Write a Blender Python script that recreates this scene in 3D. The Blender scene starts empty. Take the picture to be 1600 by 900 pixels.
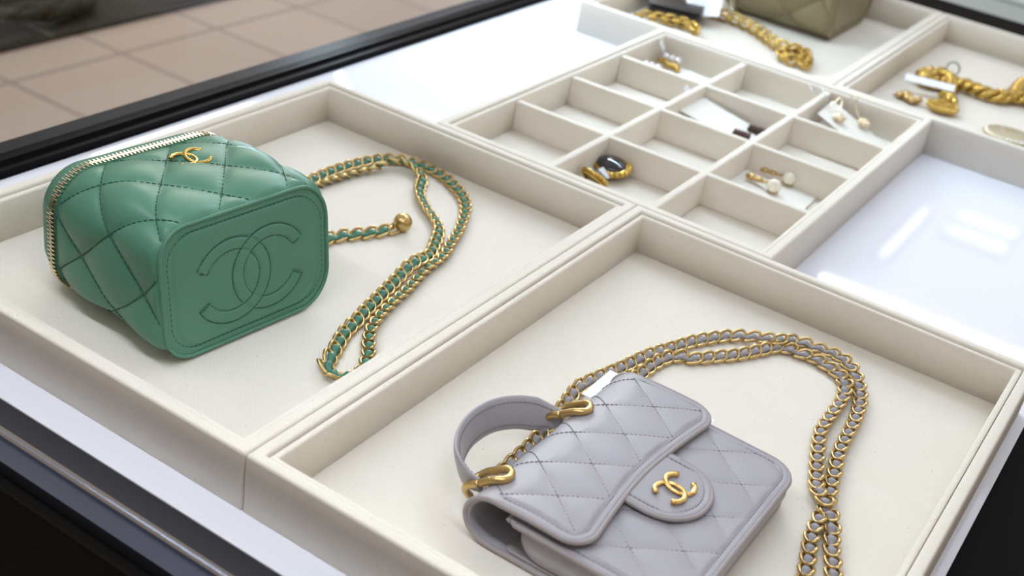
import bpy, bmesh, math, random
from mathutils import Vector, Matrix
random.seed(7)
PI = math.pi
SC = bpy.context.scene
COL = SC.collection

# ------------------------------------------------------------------ camera
cam_d = bpy.data.cameras.new('camera')
cam = bpy.data.objects.new('camera', cam_d); COL.objects.link(cam)
cam.location = (0.4120, -0.46816, 0.53614)
cam.rotation_euler = (1.04975, -0.15234, 0.5766)
cam_d.sensor_width = 36.0
cam_d.lens = 1966.78 * 36.0 / 1600.0
cam_d.clip_start = 0.02
cam_d.dof.use_dof = True
cam_d.dof.focus_distance = 0.93
cam_d.dof.aperture_fstop = 7.0
SC.camera = cam

# ------------------------------------------------------------------ light, exposure
SC.view_settings.view_transform = 'Standard'
SC.view_settings.look = 'None'
SC.view_settings.gamma = 1.0
SC.view_settings.use_curve_mapping = False
SC.view_settings.exposure = 0.0
W = bpy.data.worlds.new('world'); SC.world = W; W.use_nodes = True
WN = W.node_tree.nodes; WL = W.node_tree.links
bg = WN['Background']
tc = WN.new('ShaderNodeTexCoord'); sep = WN.new('ShaderNodeSeparateXYZ'); rmp = WN.new('ShaderNodeValToRGB')
WL.new(tc.outputs['Generated'], sep.inputs[0]); WL.new(sep.outputs['Z'], rmp.inputs[0]); WL.new(rmp.outputs[0], bg.inputs[0])
rmp.color_ramp.elements[0].position = 0.0; rmp.color_ramp.elements[0].color = (0.13, 0.10, 0.075, 1)
rmp.color_ramp.elements[1].position = 0.85; rmp.color_ramp.elements[1].color = (0.98, 0.99, 1.0, 1)
e_ = rmp.color_ramp.elements.new(0.12); e_.color = (0.92, 0.70, 0.50, 1)
# the side the photographer stands on is the dim side of the shop
mr = WN.new('ShaderNodeMapRange'); mr.inputs['From Min'].default_value = -0.9; mr.inputs['From Max'].default_value = 0.2
mr.inputs['To Min'].default_value = 0.36; mr.inputs['To Max'].default_value = 0.66
WL.new(sep.outputs['Y'], mr.inputs['Value']); WL.new(mr.outputs[0], bg.inputs[1])

def area(name, loc, target, sx, sy, power, color=(1, 1, 1)):
    d = bpy.data.lights.new(name, 'AREA'); d.shape = 'RECTANGLE'; d.size = sx; d.size_y = sy
    d.energy = power; d.color = color
    o = bpy.data.objects.new(name, d); COL.objects.link(o); o.location = loc
    o.rotation_euler = (Vector(target) - Vector(loc)).to_track_quat('-Z', 'Y').to_euler()
    return o
area('case_light_left', (-0.455, 0.98, 0.46), (0.05, 0.98, 0.0), 0.015, 2.1, 11.0, (0.68, 0.85, 1.0))
area('case_light_right', (0.60, 0.9, 0.62), (0.1, 0.85, 0.0), 0.02, 1.9, 1.0, (0.60, 0.78, 1.0))
area('shop_light', (0.3, 2.6, 1.9), (0.05, 1.2, 0.0), 1.4, 0.9, 5.0, (0.60, 0.78, 1.0))
area('aisle_light', (-3.0, 3.6, 2.2), (-2.6, 2.4, -0.9), 2.0, 1.2, 75.0, (1.0, 0.93, 0.88))
area('added_front_fill', (0.0, -0.06, 0.56), (0.0, 0.02, 0.0), 0.9, 0.03, 2.3, (0.84, 0.91, 1.0))  # added fill, no known fixture: brightens the white base strip and front bead

# ------------------------------------------------------------------ materials
def mat(name, col, rough=0.5, metal=0.0, spec=0.5, coat=0.0):
    m = bpy.data.materials.new(name); m.use_nodes = True
    b = m.node_tree.nodes['Principled BSDF']
    b.inputs['Base Color'].default_value = (*col, 1); b.inputs['Roughness'].default_value = rough
    b.inputs['Metallic'].default_value = metal; b.inputs['Specular IOR Level'].default_value = spec
    b.inputs['Coat Weight'].default_value = coat
    return m
def nodes(m): return m.node_tree.nodes, m.node_tree.links, m.node_tree.nodes['Principled BSDF']
def noise_col(m, c1, c2, scale, detail=3, lo=0.35, hi=0.65):
    N, L, B = nodes(m)
    t = N.new('ShaderNodeTexCoord'); n = N.new('ShaderNodeTexNoise'); r = N.new('ShaderNodeValToRGB')
    n.inputs['Scale'].default_value = scale; n.inputs['Detail'].default_value = detail
    L.new(t.outputs['Object'], n.inputs['Vector']); L.new(n.outputs['Fac'], r.inputs[0])
    r.color_ramp.elements[0].position = lo; r.color_ramp.elements[0].color = (*c1, 1)
    r.color_ramp.elements[1].position = hi; r.color_ramp.elements[1].color = (*c2, 1)
    L.new(r.outputs[0], B.inputs['Base Color'])
    return r
def bump_noise(m, scale, strength, dist=0.0005, detail=3):
    N, L, B = nodes(m)
    t = N.new('ShaderNodeTexCoord'); n = N.new('ShaderNodeTexNoise'); b = N.new('ShaderNodeBump')
    n.inputs['Scale'].default_value = scale; n.inputs['Detail'].default_value = detail
    b.inputs['Strength'].default_value = strength; b.inputs['Distance'].default_value = dist
    L.new(t.outputs['Object'], n.inputs['Vector']); L.new(n.outputs['Fac'], b.inputs['Height']); L.new(b.outputs[0], B.inputs['Normal'])

def fabric(name, c1, c2):
    m = mat(name, c1, 0.9, 0, 0.15); N, L, B = nodes(m)
    t = N.new('ShaderNodeTexCoord')
    # cotton twill: fine diagonal ribs broken up by yarn noise
    w = N.new('ShaderNodeTexWave'); w.wave_type = 'BANDS'; w.bands_direction = 'DIAGONAL'
    w.inputs['Scale'].default_value = 330; w.inputs['Distortion'].default_value = 2.5; w.inputs['Detail'].default_value = 2
    w.inputs['Detail Scale'].default_value = 3
    L.new(t.outputs['Object'], w.inputs['Vector'])
    n1 = N.new('ShaderNodeTexNoise'); n1.inputs['Scale'].default_value = 900; n1.inputs['Detail'].default_value = 2
    L.new(t.outputs['Object'], n1.inputs['Vector'])
    n2 = N.new('ShaderNodeTexNoise'); n2.inputs['Scale'].default_value = 26; n2.inputs['Detail'].default_value = 4
    L.new(t.outputs['Object'], n2.inputs['Vector'])
    mx = N.new('ShaderNodeMixRGB'); mx.inputs[1].default_value = (*c1, 1); mx.inputs[2].default_value = (*c2, 1)
    mth = N.new('ShaderNodeMath'); mth.operation = 'MULTIPLY_ADD'; mth.inputs[1].default_value = 0.45; 
    L.new(w.outputs['Fac'], mth.inputs[0]); 
    m2 = N.new('ShaderNodeMath'); m2.operation = 'MULTIPLY'; m2.inputs[1].default_value = 0.55
    L.new(n2.outputs['Fac'], m2.inputs[0]); L.new(m2.outputs[0], mth.inputs[2]); L.new(mth.outputs[0], mx.inputs[0])
    # sparse seed flecks of the raw cotton
    v = N.new('ShaderNodeTexVoronoi'); v.inputs['Scale'].default_value = 150; v.inputs['Randomness'].default_value = 1
    L.new(t.outputs['Object'], v.inputs['Vector'])
    lt = N.new('ShaderNodeMath'); lt.operation = 'LESS_THAN'; lt.inputs[1].default_value = 0.075; L.new(v.outputs['Distance'], lt.inputs[0])
    sp = N.new('ShaderNodeSeparateXYZ'); L.new(v.outputs['Color'], sp.inputs[0])
    gt = N.new('ShaderNodeMath'); gt.operation = 'GREATER_THAN'; gt.inputs[1].default_value = 0.70; L.new(sp.outputs[0], gt.inputs[0])
    ml = N.new('ShaderNodeMath'); ml.operation = 'MULTIPLY'; L.new(lt.outputs[0], ml.inputs[0]); L.new(gt.outputs[0], ml.inputs[1])
    ms = N.new('ShaderNodeMath'); ms.operation = 'MULTIPLY'; ms.inputs[1].default_value = 0.55; L.new(ml.outputs[0], ms.inputs[0])
    m3 = N.new('ShaderNodeMixRGB'); m3.inputs[2].default_value = (0.30, 0.22, 0.15, 1)
    L.new(ms.outputs[0], m3.inputs[0]); L.new(mx.outputs[0], m3.inputs[1]); L.new(m3.outputs[0], B.inputs['Base Color'])
    ad = N.new('ShaderNodeMath'); ad.operation = 'ADD'; L.new(w.outputs['Fac'], ad.inputs[0]); L.new(n1.outputs['Fac'], ad.inputs[1])
    b = N.new('ShaderNodeBump'); b.inputs['Strength'].default_value = 0.45; b.inputs['Distance'].default_value = 0.0003
    L.new(ad.outputs[0], b.inputs['Height']); L.new(b.outputs[0], B.inputs['Normal'])
    return m
M_FAB = fabric('cotton_twill', (0.765, 0.705, 0.615), (0.845, 0.797, 0.72))
M_TABLE = mat('white_gloss', (0.84, 0.85, 0.92), 0.035, 0, 0.5); 
M_BLACK = mat('black_metal', (0.006, 0.005, 0.006), 0.4, 0, 0.02)
M_DARK = mat('dark_bronze_metal', (0.035, 0.035, 0.045), 0.25, 0.3)
M_SATIN = mat('brushed_dark_steel', (0.10, 0.11, 0.15), 0.30, 0.8)
M_CAB = mat('black_cabinet', (0.004, 0.003, 0.002), 0.6, 0, 0.08)
def glass(name):
    m = bpy.data.materials.new(name); m.use_nodes = True; N = m.node_tree.nodes; L = m.node_tree.links
    for x in list(N): N.remove(x)
    o = N.new('ShaderNodeOutputMaterial'); mx = N.new('ShaderNodeMixShader'); f = N.new('ShaderNodeFresnel'); f.inputs[0].default_value = 1.5
    t = N.new('ShaderNodeBsdfTransparent'); t.inputs[0].default_value = (0.97, 0.985, 0.98, 1); g = N.new('ShaderNodeBsdfGlossy'); g.inputs['Roughness'].default_value = 0.0
    gm = N.new('ShaderNodeNewGeometry'); iv = N.new('ShaderNodeMath'); iv.operation = 'SUBTRACT'; iv.inputs[0].default_value = 1.0
    ml = N.new('ShaderNodeMath'); ml.operation = 'MULTIPLY'
    L.new(gm.outputs['Backfacing'], iv.inputs[1]); L.new(iv.outputs[0], ml.inputs[0]); L.new(f.outputs[0], ml.inputs[1])
    L.new(ml.outputs[0], mx.inputs[0]); L.new(t.outputs[0], mx.inputs[1]); L.new(g.outputs[0], mx.inputs[2]); L.new(mx.outputs[0], o.inputs[0])
    return m
M_GLASS = glass('clear_glass')
M_GREEN = mat('green_lambskin', (0.075, 0.245, 0.165), 0.43, 0, 0.5); bump_noise(M_GREEN, 420, 0.12, 0.0004)
noise_col(M_GREEN, (0.066, 0.205, 0.133), (0.080, 0.228, 0.152), 9)
M_GREEN2 = mat('green_lace_leather', (0.06, 0.20, 0.135), 0.38); bump_noise(M_GREEN2, 900, 0.2, 0.0003)
M_GSTITCH = mat('dark_green_thread', (0.020, 0.100, 0.066), 0.7)
M_GTAPE = mat('green_zip_tape', (0.05, 0.17, 0.11), 0.8)
M_GREY = mat('lilac_grey_leather', (0.40, 0.385, 0.43), 0.42, 0, 0.4); bump_noise(M_GREY, 500, 0.15, 0.0004)
noise_col(M_GREY, (0.335, 0.318, 0.345), (0.38, 0.362, 0.39), 14)
M_GREY2 = mat('grey_edge_leather', (0.325, 0.29, 0.295), 0.5); bump_noise(M_GREY2, 500, 0.15, 0.0004)
M_GREY3 = mat('grey_lace_leather', (0.30, 0.28, 0.295), 0.5); bump_noise(M_GREY3, 900, 0.2, 0.0003)
M_GRSTITCH = mat('grey_thread', (0.20, 0.19, 0.225), 0.7)
M_GOLD = mat('satin_gold', (0.60, 0.425, 0.18), 0.30, 1.0); bump_noise(M_GOLD, 700, 0.06, 0.0003)
M_GOLD2 = mat('bright_gold', (0.62, 0.42, 0.11), 0.20, 1.0)
M_GOLDW = mat('worn_gold', (0.78, 0.50, 0.16), 0.30, 1.0); noise_col(M_GOLDW, (0.55, 0.24, 0.07), (0.86, 0.60, 0.22), 260, 2, 0.30, 0.5)
M_PGOLD = mat('pale_gold', (0.82, 0.70, 0.50), 0.25, 1.0)
M_BEIGE = mat('olive_beige_leather', (0.235, 0.19, 0.10), 0.38, 0, 0.5); bump_noise(M_BEIGE, 420, 0.12, 0.0004)
M_BSTITCH = mat('beige_thread', (0.15, 0.12, 0.06), 0.7)
M_CARD = mat('white_card', (0.86, 0.87, 0.90), 0.6)
M_CREAM = mat('cream_card', (0.82, 0.79, 0.73), 0.7)
M_INK = mat('grey_print', (0.25, 0.27, 0.35), 0.7)
M_ONYX = mat('black_stone', (0.010, 0.008, 0.012), 0.06, 0, 0.6, 0.6)
M_BROWN = mat('dark_brown_crystal', (0.05, 0.028, 0.02), 0.25, 0.4)
M_PEARL = mat('pearl', (0.86, 0.80, 0.68), 0.15, 0, 0.6, 0.5)
M_CRYS = mat('clear_crystal', (0.9, 0.88, 0.92), 0.05, 0.7)
M_BLEATH = mat('black_leather', (0.014, 0.013, 0.016), 0.35)
M_PLAST = mat('clear_plastic_tag', (0.75, 0.76, 0.82), 0.3)
M_TRIM = mat('dark_trim', (0.02, 0.02, 0.02), 0.4)

# ------------------------------------------------------------------ object helpers
def obj(name, bm, m, parent=None, smooth=True, mods=()):
    me = bpy.data.meshes.new(name)
    bmesh.ops.recalc_face_normals(bm, faces=bm.faces)
    bm.to_mesh(me); bm.free()
    if smooth:
        for p in me.polygons: p.use_smooth = True
    me.materials.append(m)
    o = bpy.data.objects.new(name, me); COL.objects.link(o)
    if parent: o.parent = parent
    return o
def thing(name, label, cat, loc=(0, 0, 0), group=None):
    o = bpy.data.objects.new(name, None); COL.objects.link(o); o.location = loc; o.empty_display_size = 0.02
    o['label'] = label; o['category'] = cat
    if group: o['group'] = group
    return o
def tag(o, label, cat, group=None):
    o['label'] = label; o['category'] = cat
    if group: o['group'] = group
    return o
def keep(o, parent):
    """parent a part whose mesh is written in world coordinates"""
    o.parent = parent; o.matrix_parent_inverse = Matrix.Translation(-Vector(parent.location)) if parent.type == 'EMPTY' else Matrix.Identity(4)
    return o
def add_box(bm, x0, x1, y0, y1, z0, z1, bev=0.0, mtx=None):
    r = bmesh.ops.create_cube(bm, size=1.0)
    vs = r['verts']
    for v in vs:
        v.co = Vector(((x0 + x1) / 2 + v.co.x * (x1 - x0), (y0 + y1) / 2 + v.co.y * (y1 - y0), (z0 + z1) / 2 + v.co.z * (z1 - z0)))
    if bev > 0:
        es = list({e for v in vs for e in v.link_edges})
        r2 = bmesh.ops.bevel(bm, geom=es, offset=bev, segments=3, affect='EDGES', profile=0.5)
        vs = list({v for f in r2['faces'] for v in f.verts} | {v for v in vs if v.is_valid})
    if mtx is not None:
        for v in vs: v.co = mtx @ v.co
def loft(bm, rings, closed=True, cap0=True, cap1=True, wrap=False):
    vr = [[bm.verts.new(p) for p in r] for r in rings]
    n = len(vr[0]); m = len(vr)
    for i in range(m if wrap else m - 1):
        a, b = vr[i], vr[(i + 1) % m]
        for j in range(n if closed else n - 1):
            k = (j + 1) % n
            try: bm.faces.new((a[j], a[k], b[k], b[j]))
            except ValueError: pass
    if not wrap and closed:
        if cap0: bm.faces.new(vr[0])
        if cap1: bm.faces.new(vr[-1])
    return vr
def frames(pts, closed=False, up=None):
    n = len(pts); out = []
    prev = None
    for i in range(n):
        a = pts[(i - 1) % n] if closed else pts[max(i - 1, 0)]
        b = pts[(i + 1) % n] if closed else pts[min(i + 1, n - 1)]
        t = (b - a).normalized()
        if up is not None: u = up - t * up.dot(t)
        elif prev is None:
            u = Vector((0, 0, 1)); u = u - t * u.dot(t)
            if u.length < 0.1: u = Vector((1, 0, 0)); u = u - t * u.dot(t)
        else: u = prev - t * prev.dot(t)
        u.normalize(); prev = u
        out.append((t, u, t.cross(u)))
    return out
def tube(bm, pts, r, seg=10, closed=False, up=None, flat=1.0):
    pts = [Vector(p) for p in pts]
    fr = frames(pts, closed, up); rings = []
    for i, p in enumerate(pts):
        t, u, s = fr[i]; rr = r(i / max(1, len(pts) - 1)) if callable(r) else r
        rings.append([p + s * math.cos(2 * PI * k / seg) * rr + u * math.sin(2 * PI * k / seg) * rr * flat for k in range(seg)])
    loft(bm, rings, wrap=closed)
def smooth_path(P, step, closed=False):
    P = [Vector(p) for p in P]; n = len(P); dense = []
    for i in range(n - 1):
        p0, p1, p2, p3 = P[max(i - 1, 0)], P[i], P[i + 1], P[min(i + 2, n - 1)]
        for k in range(12):
            t = k / 12
            dense.append(0.5 * ((2 * p1) + (p2 - p0) * t + (2 * p0 - 5 * p1 + 4 * p2 - p3) * t * t + (3 * p1 - p0 - 3 * p2 + p3) * t ** 3))
    dense.append(P[-1])
    # light smoothing of the traced centre line
    for _ in range(6):
        dense = [dense[0]] + [(dense[i - 1] + dense[i] * 2 + dense[i + 1]) / 4 for i in range(1, len(dense) - 1)] + [dense[-1]]
    L = [0.0]
    for i in range(1, len(dense)): L.append(L[-1] + (dense[i] - dense[i - 1]).length)
    N = max(2, int(round(L[-1] / step))); out = []; j = 0
    for k in range(N + 1):
        d = L[-1] * k / N
        while j < len(L) - 2 and L[j + 1] < d: j += 1
        f = (d - L[j]) / max(1e-9, L[j + 1] - L[j]); out.append(dense[j].lerp(dense[j + 1], min(1, max(0, f))))
    return out
def sphere(bm, c, r, sx=1, sy=1, sz=1, seg=20, mtx=None):
    q = bmesh.ops.create_uvsphere(bm, u_segments=seg, v_segments=max(8, seg // 2), radius=r)
    for v in q['verts']:
        v.co = Vector((v.co.x * sx, v.co.y * sy, v.co.z * sz))
        if mtx is not None: v.co = mtx @ v.co
        v.co += Vector(c)
def rrect(cx, cy, hw, hh, r, seg=8, straight=1):
    """closed outline, counter-clockwise from the right side"""
    pts = []
    r = min(r, hw - 1e-5, hh - 1e-5)
    corners = [(cx + hw - r, cy + hh - r, 0), (cx - hw + r, cy + hh - r, 90), (cx - hw + r, cy - hh + r, 180), (cx + hw - r, cy - hh + r, 270)]
    for (x, y, a) in corners:
        for k in range(seg + 1):
            t = math.radians(a + 90 * k / seg); pts.append((x + r * math.cos(t), y + r * math.sin(t)))
    return pts

# ------------------------------------------------------------------ the setting
H = 0.045; T = 0.0143; ZF = 0.006
def tile_mat():
    m = mat('floor_tile', (0.36, 0.27, 0.24), 0.35, 0, 0.5); N, L, B = nodes(m)
    t = N.new('ShaderNodeTexCoord'); mp = N.new('ShaderNodeMapping'); mp.inputs['Location'].default_value = (2.38 + 0.0, -1.655, 0)
    br = N.new('ShaderNodeTexBrick'); br.offset = 0.0; br.squash = 1.0
    br.inputs['Scale'].default_value = 1.0; br.inputs['Brick Width'].default_value = 0.55; br.inputs['Row Height'].default_value = 0.397
    br.inputs['Mortar Size'].default_value = 0.009; br.inputs['Mortar Smooth'].default_value = 0.3
    br.inputs['Color1'].default_value = (0.40, 0.315, 0.265, 1); br.inputs['Color2'].default_value = (0.44, 0.35, 0.30, 1); br.inputs['Mortar'].default_value = (0.23, 0.165, 0.15, 1)
    L.new(t.outputs['Object'], mp.inputs[0]); L.new(mp.outputs[0], br.inputs['Vector']); L.new(br.outputs['Color'], B.inputs['Base Color'])
    return m
def struct(name, bm, m, parent=None, smooth=False):
    o = obj(name, bm, m, parent, smooth)
    if parent is None: o['kind'] = 'structure'
    return o
bm = bmesh.new(); add_box(bm, -7, 4, -3, 9.5, -0.92, -0.9); struct('floor', bm, tile_mat())
bm = bmesh.new(); add_box(bm, -7, 4, 9.4, 9.5, -0.9, 2.4); struct('wall_back', bm, mat('pale_wall', (0.62, 0.66, 0.66), 0.6))

# display case (one piece of furniture; every rail, panel and pane its own part)
case = thing('display_case', 'dark-framed glass display case with a glossy white base holding the trays', 'display case', (-0.05, 0.8, -0.9))
def cpart(name, m, *boxes, bev=0.0008, smooth=False):
    bm = bmesh.new()
    for b in boxes: add_box(bm, *b, bev=bev)
    return keep(obj(name, bm, m, None, smooth), case)
XL, XR, YF, YB = -0.458, 0.3810, -0.0250, 1.560
cpart('white_base', M_TABLE, (XL, XR, YF, YB, -0.018, 0.0))
# left rail: stepped dark profile
def rail(name, m, prof, axis, a0, a1, base):
    bm = bmesh.new(); rings = []
    for a in (a0, a1):
        rings.append([Vector((p, a, z)) if axis == 'y' else Vector((a, p, z)) for p, z in prof])
    loft(bm, rings); return keep(obj(name, bm, m, None, False), case)
rail('side_rail', M_BLACK, [(XL, -0.02), (XL, 0.004), (XL - 0.003, 0.006), (XL - 0.012, 0.006), (XL - 0.014, 0.010), (XL - 0.030, 0.010), (XL - 0.032, 0.006), (XL - 0.052, 0.006), (XL - 0.054, -0.02)], 'y', -0.07, 1.56, 0)
rail('back_rail', M_BLACK, [(YB + 0.001, -0.02), (YB + 0.001, 0.006), (YB + 0.014, 0.008), (YB + 0.198, 0.010), (YB + 0.202, -0.02)], 'x', XL - 0.05, 0.50, 0)
rail('front_rail', M_DARK, [(YF - 0.0005, -0.02), (YF - 0.0005, -0.001), (YF - 0.019, -0.001), (YF - 0.020, -0.02)], 'x', XL - 0.05, 0.50, 0)
rail('front_bead', mat('polished_steel', (0.55, 0.58, 0.66), 0.16, 1.0), [(YF - 0.020, -0.02), (YF - 0.020, 0.0005), (YF - 0.0212, 0.0022), (YF - 0.0224, 0.0005), (YF - 0.0232, -0.0005), (YF - 0.0245, 0.0012), (YF - 0.0255, -0.0005), (YF - 0.0255, -0.02)], 'x', XL - 0.05, 0.50, 0)
rail('front_channel', M_SATIN, [(YF - 0.0256, -0.02), (YF - 0.0256, -0.003), (YF - 0.040, -0.0035), (YF - 0.0405, -0.02)], 'x', XL - 0.05, 0.50, 0)
rail('right_rail', M_BLACK, [(XR + 0.0005, -0.02), (XR + 0.0005, -0.002), (XR + 0.05, -0.004), (XR + 0.10, -0.004), (XR + 0.103, -0.02)], 'y', -0.07, 1.56, 0)
cpart('cabinet', M_CAB, (XL - 0.05, 0.50, YF - 0.040, 1.76, -0.86, -0.021), bev=0.002)
cpart('plinth', M_CAB, (XL - 0.02, 0.47, YF - 0.02, 1.72, -0.9, -0.861), bev=0.002)
cpart('front_ledge', M_CAB, (XL - 0.05, 0.50, YF - 0.052, YF - 0.041, -0.040, -0.012), bev=0.002)
cpart('glass_pane', M_GLASS, (XL - 0.024, XL - 0.018, -0.05, 1.60, 0.010, 0.46), bev=0)
cpart('glass_pane', M_GLASS, (XL - 0.02, 0.48, YB + 0.176, YB + 0.182, 0.010, 0.30), bev=0)

# things beyond the glass
pl = thing('plinth_block', 'low dark plinth standing on the tiled floor beyond the glass', 'plinth', (-3.4, 1.2, -0.9))
bm = bmesh.new(); add_box(bm, -4.6, -2.565, -0.6, 3.0, -0.90, -0.885, bev=0.004); keep(obj('base', bm, mat('charcoal_panel', (0.016, 0.012, 0.010), 0.6, 0, 0.15), None, False), pl)
bm = bmesh.new()
for yy in (1.95, 2.75): add_box(bm, -4.6, -2.57, yy, yy + 0.012, -0.8848, -0.8838)
keep(obj('joint_line', bm, mat('joint_grey', (0.09, 0.085, 0.08), 0.6), None, False), pl)
M_CORD = mat('olive_brown_cord', (0.012, 0.008, 0.002), 0.8); bump_noise(M_CORD, 60, 0.8, 0.01)
pts = smooth_path([(-3.6, 1.55, -0.842), (-3.25, 1.75, -0.842), (-3.02, 1.98, -0.842), (-2.86, 2.20, -0.842), (-2.72, 2.22, -0.842), (-2.66, 2.06, -0.842), (-2.68, 1.85, -0.842), (-2.66, 1.6, -0.842), (-2.65, 1.3, -0.842)], 0.03)
bm = bmesh.new()
for ph in (0, 2 * PI / 3, 4 * PI / 3):
    fr = frames(pts, up=Vector((0, 0, 1)))
    tube(bm, [p + fr[i][2] * math.cos(i * 0.55 + ph) * 0.024 + Vector((0, 0, math.sin(i * 0.55 + ph) * 0.014)) for i, p in enumerate(pts)], 0.022, 8)
tag(obj('braided_cord', bm, M_CORD), 'thick olive-brown braided cord curving over the dark plinth', 'cord')
sh = thing('wall_counter', 'pale grey-green counter standing behind the display case', 'counter', (1.3, 3.7, -0.9))
bm = bmesh.new(); add_box(bm, -0.75, 3.4, 2.4, 5.0, -0.9, -0.30, bev=0.01); keep(obj('body', bm, mat('grey_green_laminate', (0.46, 0.52, 0.53), 0.5), None, False), sh)
bm = bmesh.new(); add_box(bm, -0.75, 3.4, 3.25, 5.0, -0.2995, -0.288, bev=0.003); keep(obj('worktop', bm, mat('pale_top', (0.70, 0.78, 0.80), 0.3), None, False), sh)

# ------------------------------------------------------------------ trays
def ring_mesh(bm, x0, x1, y0, y1, prof, r0=0.0018):
    rings = []
    for d, z in prof:
        r = max(0.0006, r0 - d * 0.5)
        o = rrect((x0 + x1) / 2, (y0 + y1) / 2, (x1 - x0) / 2 - d, (y1 - y0) / 2 - d, r, 4)
        rings.append([Vector((x, y, z)) for x, y in o])
    loft(bm, rings, wrap=True)
def tray(label, x0, x1, y0, y1, cols=0, rows=0):
    g = 0.0004; x0 += g; x1 -= g; y0 += g; y1 -= g
    t = thing('display_tray', label, 'tray', ((x0 + x1) / 2, (y0 + y1) / 2, 0))
    A = 0.0088   # outer shell thickness
    arc = lambda c, z, r, a0, a1, n=5: [(c + r * math.cos(math.radians(a0 + (a1 - a0) * k / n)), z + r * math.sin(math.radians(a0 + (a1 - a0) * k / n))) for k in range(n + 1)]
    shell = [(0, 0.0004)] + arc(0.0022, H - 0.0022, 0.0022, 180, 90) + arc(A - 0.002, H - 0.002, 0.002, 90, 0) + [(A, 0.0004)]
    bm = bmesh.new(); ring_mesh(bm, x0, x1, y0, y1, shell); keep(obj('shell', bm, M_FAB), t)
    B0, B1 = A + 0.0007, T + 0.0002
    liner = [(B0, 0.0062)] + arc(B0 + 0.0018, H - 0.0043, 0.0018, 180, 90) + arc(B1 - 0.002, H - 0.0045, 0.002, 90, 0) + [(B1, 0.0062)]
    bm = bmesh.new(); ring_mesh(bm, x0, x1, y0, y1, liner, 0.001); keep(obj('liner', bm, M_FAB), t)
    bm = bmesh.new(); add_box(bm, x0 + A, x1 - A, y0 + A, y1 - A, 0.0008, ZF, bev=0.0005); keep(obj('base_pad', bm, M_FAB, None, False), t)
    ix0, ix1, iy0, iy1 = x0 + T, x1 - T, y0 + T, y1 - T; w = 0.0042
    for c in range(1, cols):
        xc = ix0 + (ix1 - ix0) * c / cols
        bm = bmesh.new(); add_box(bm, xc - w, xc + w, iy0, iy1, ZF, H - 0.0050, bev=0.0016); keep(obj('divider', bm, M_FAB), t)
    for r in range(1, rows):
        yc = iy0 + (iy1 - iy0) * r / rows
        bm = bmesh.new(); add_box(bm, ix0, ix1, yc - w, yc + w, ZF, H - 0.0052, bev=0.0016); keep(obj('divider', bm, M_FAB), t)
    return t
V = 0.52035; VC = 1.03022; VD = 1.5349
tray('open cream twill tray holding the green vanity bag', -0.37383, 0, 0, V)
tray('open cream twill tray holding the lilac-grey flap bag', 0, 0.37299, 0, V)
tray('cream twill tray divided into twelve compartments for earrings', -0.23422, 0.13665, V, VC, 3, 4)
tray('cream twill tray holding the olive-beige bag', -0.36016, 0.00703, VC, VD)
tray('cream twill tray holding the gold rope necklace', 0.00703, 0.374, VC, VD)

# ------------------------------------------------------------------ shared: chains, logos
def link_mesh(name, a, b, r, m, n=22, seg=7, yaw=0.38, roll=0.22, tilt=-0.30):
    bm = bmesh.new(); Mx = Matrix.Rotation(yaw, 3, 'Z') @ Matrix.Rotation(roll, 3, 'X') @ Matrix.Rotation(tilt, 3, 'Y')
    pts = []
    for k in range(n):
        t = 2 * PI * k / n
        pts.append(Mx @ Vector((a * math.cos(t), b * math.sin(t), 0.0011 * math.sin(2 * t))))
    tube(bm, pts, r, seg, closed=True)
    me = bpy.data.meshes.new(name); bmesh.ops.recalc_face_normals(bm, faces=bm.faces); bm.to_mesh(me); bm.free()
    for p in me.polygons: p.use_smooth = True
    me.materials.append(m); return me
def chain(parent, path, pitch, mesh, lace_m, lace_w=0.0033, lace_h=0.0017, amp=0.0013, zc=None, name='chain_strap', label=None):
    pts = smooth_path(path, pitch)
    sub = 8; fine = smooth_path(path, pitch / sub)
    n = len(pts) - 1
    bm = bmesh.new(); fr = frames(fine, up=Vector((0, 0, 1))); rings = []
    for i, p in enumerate(fine):
        ph = 2 * PI * (i / (len(fine) - 1) * n - 0.65)
        t, u, s = fr[i]
        h = amp * math.cos(ph); wv = lace_w * (0.84 + 0.2 * math.cos(ph))
        c = p + u * (h + 0.0002)
        rings.append([c + s * math.cos(2 * PI * k / 10) * wv + u * math.sin(2 * PI * k / 10) * lace_h for k in range(10)])
    loft(bm, rings)
    lace = keep(obj(name, bm, lace_m), parent)
    if label: lace['label'] = label
    fr = frames(pts, up=Vector((0, 0, 1)))
    for i, p in enumerate(pts):
        t, u, s = fr[i]
        R = Matrix((( t.x, -s.x, u.x), (t.y, -s.y, u.y), (t.z, -s.z, u.z))).to_4x4()
        o = bpy.data.objects.new('chain_link', mesh); COL.objects.link(o)
        o.parent = lace; o.matrix_local = Matrix.Translation(p + t * pitch * 0.5) @ R
        if i == 0: o['label'] = 'gold curb link'
    return lace
def cc_arc(cx, rx, ry, side, half, n=26):
    """arc of one letter; side=+1 opens right, -1 opens left"""
    out = []
    for k in range(n + 1):
        a = half + (2 * PI - 2 * half) * k / n
        out.append((cx + side * rx * math.cos(a), ry * math.sin(a)))
    return out
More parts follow.
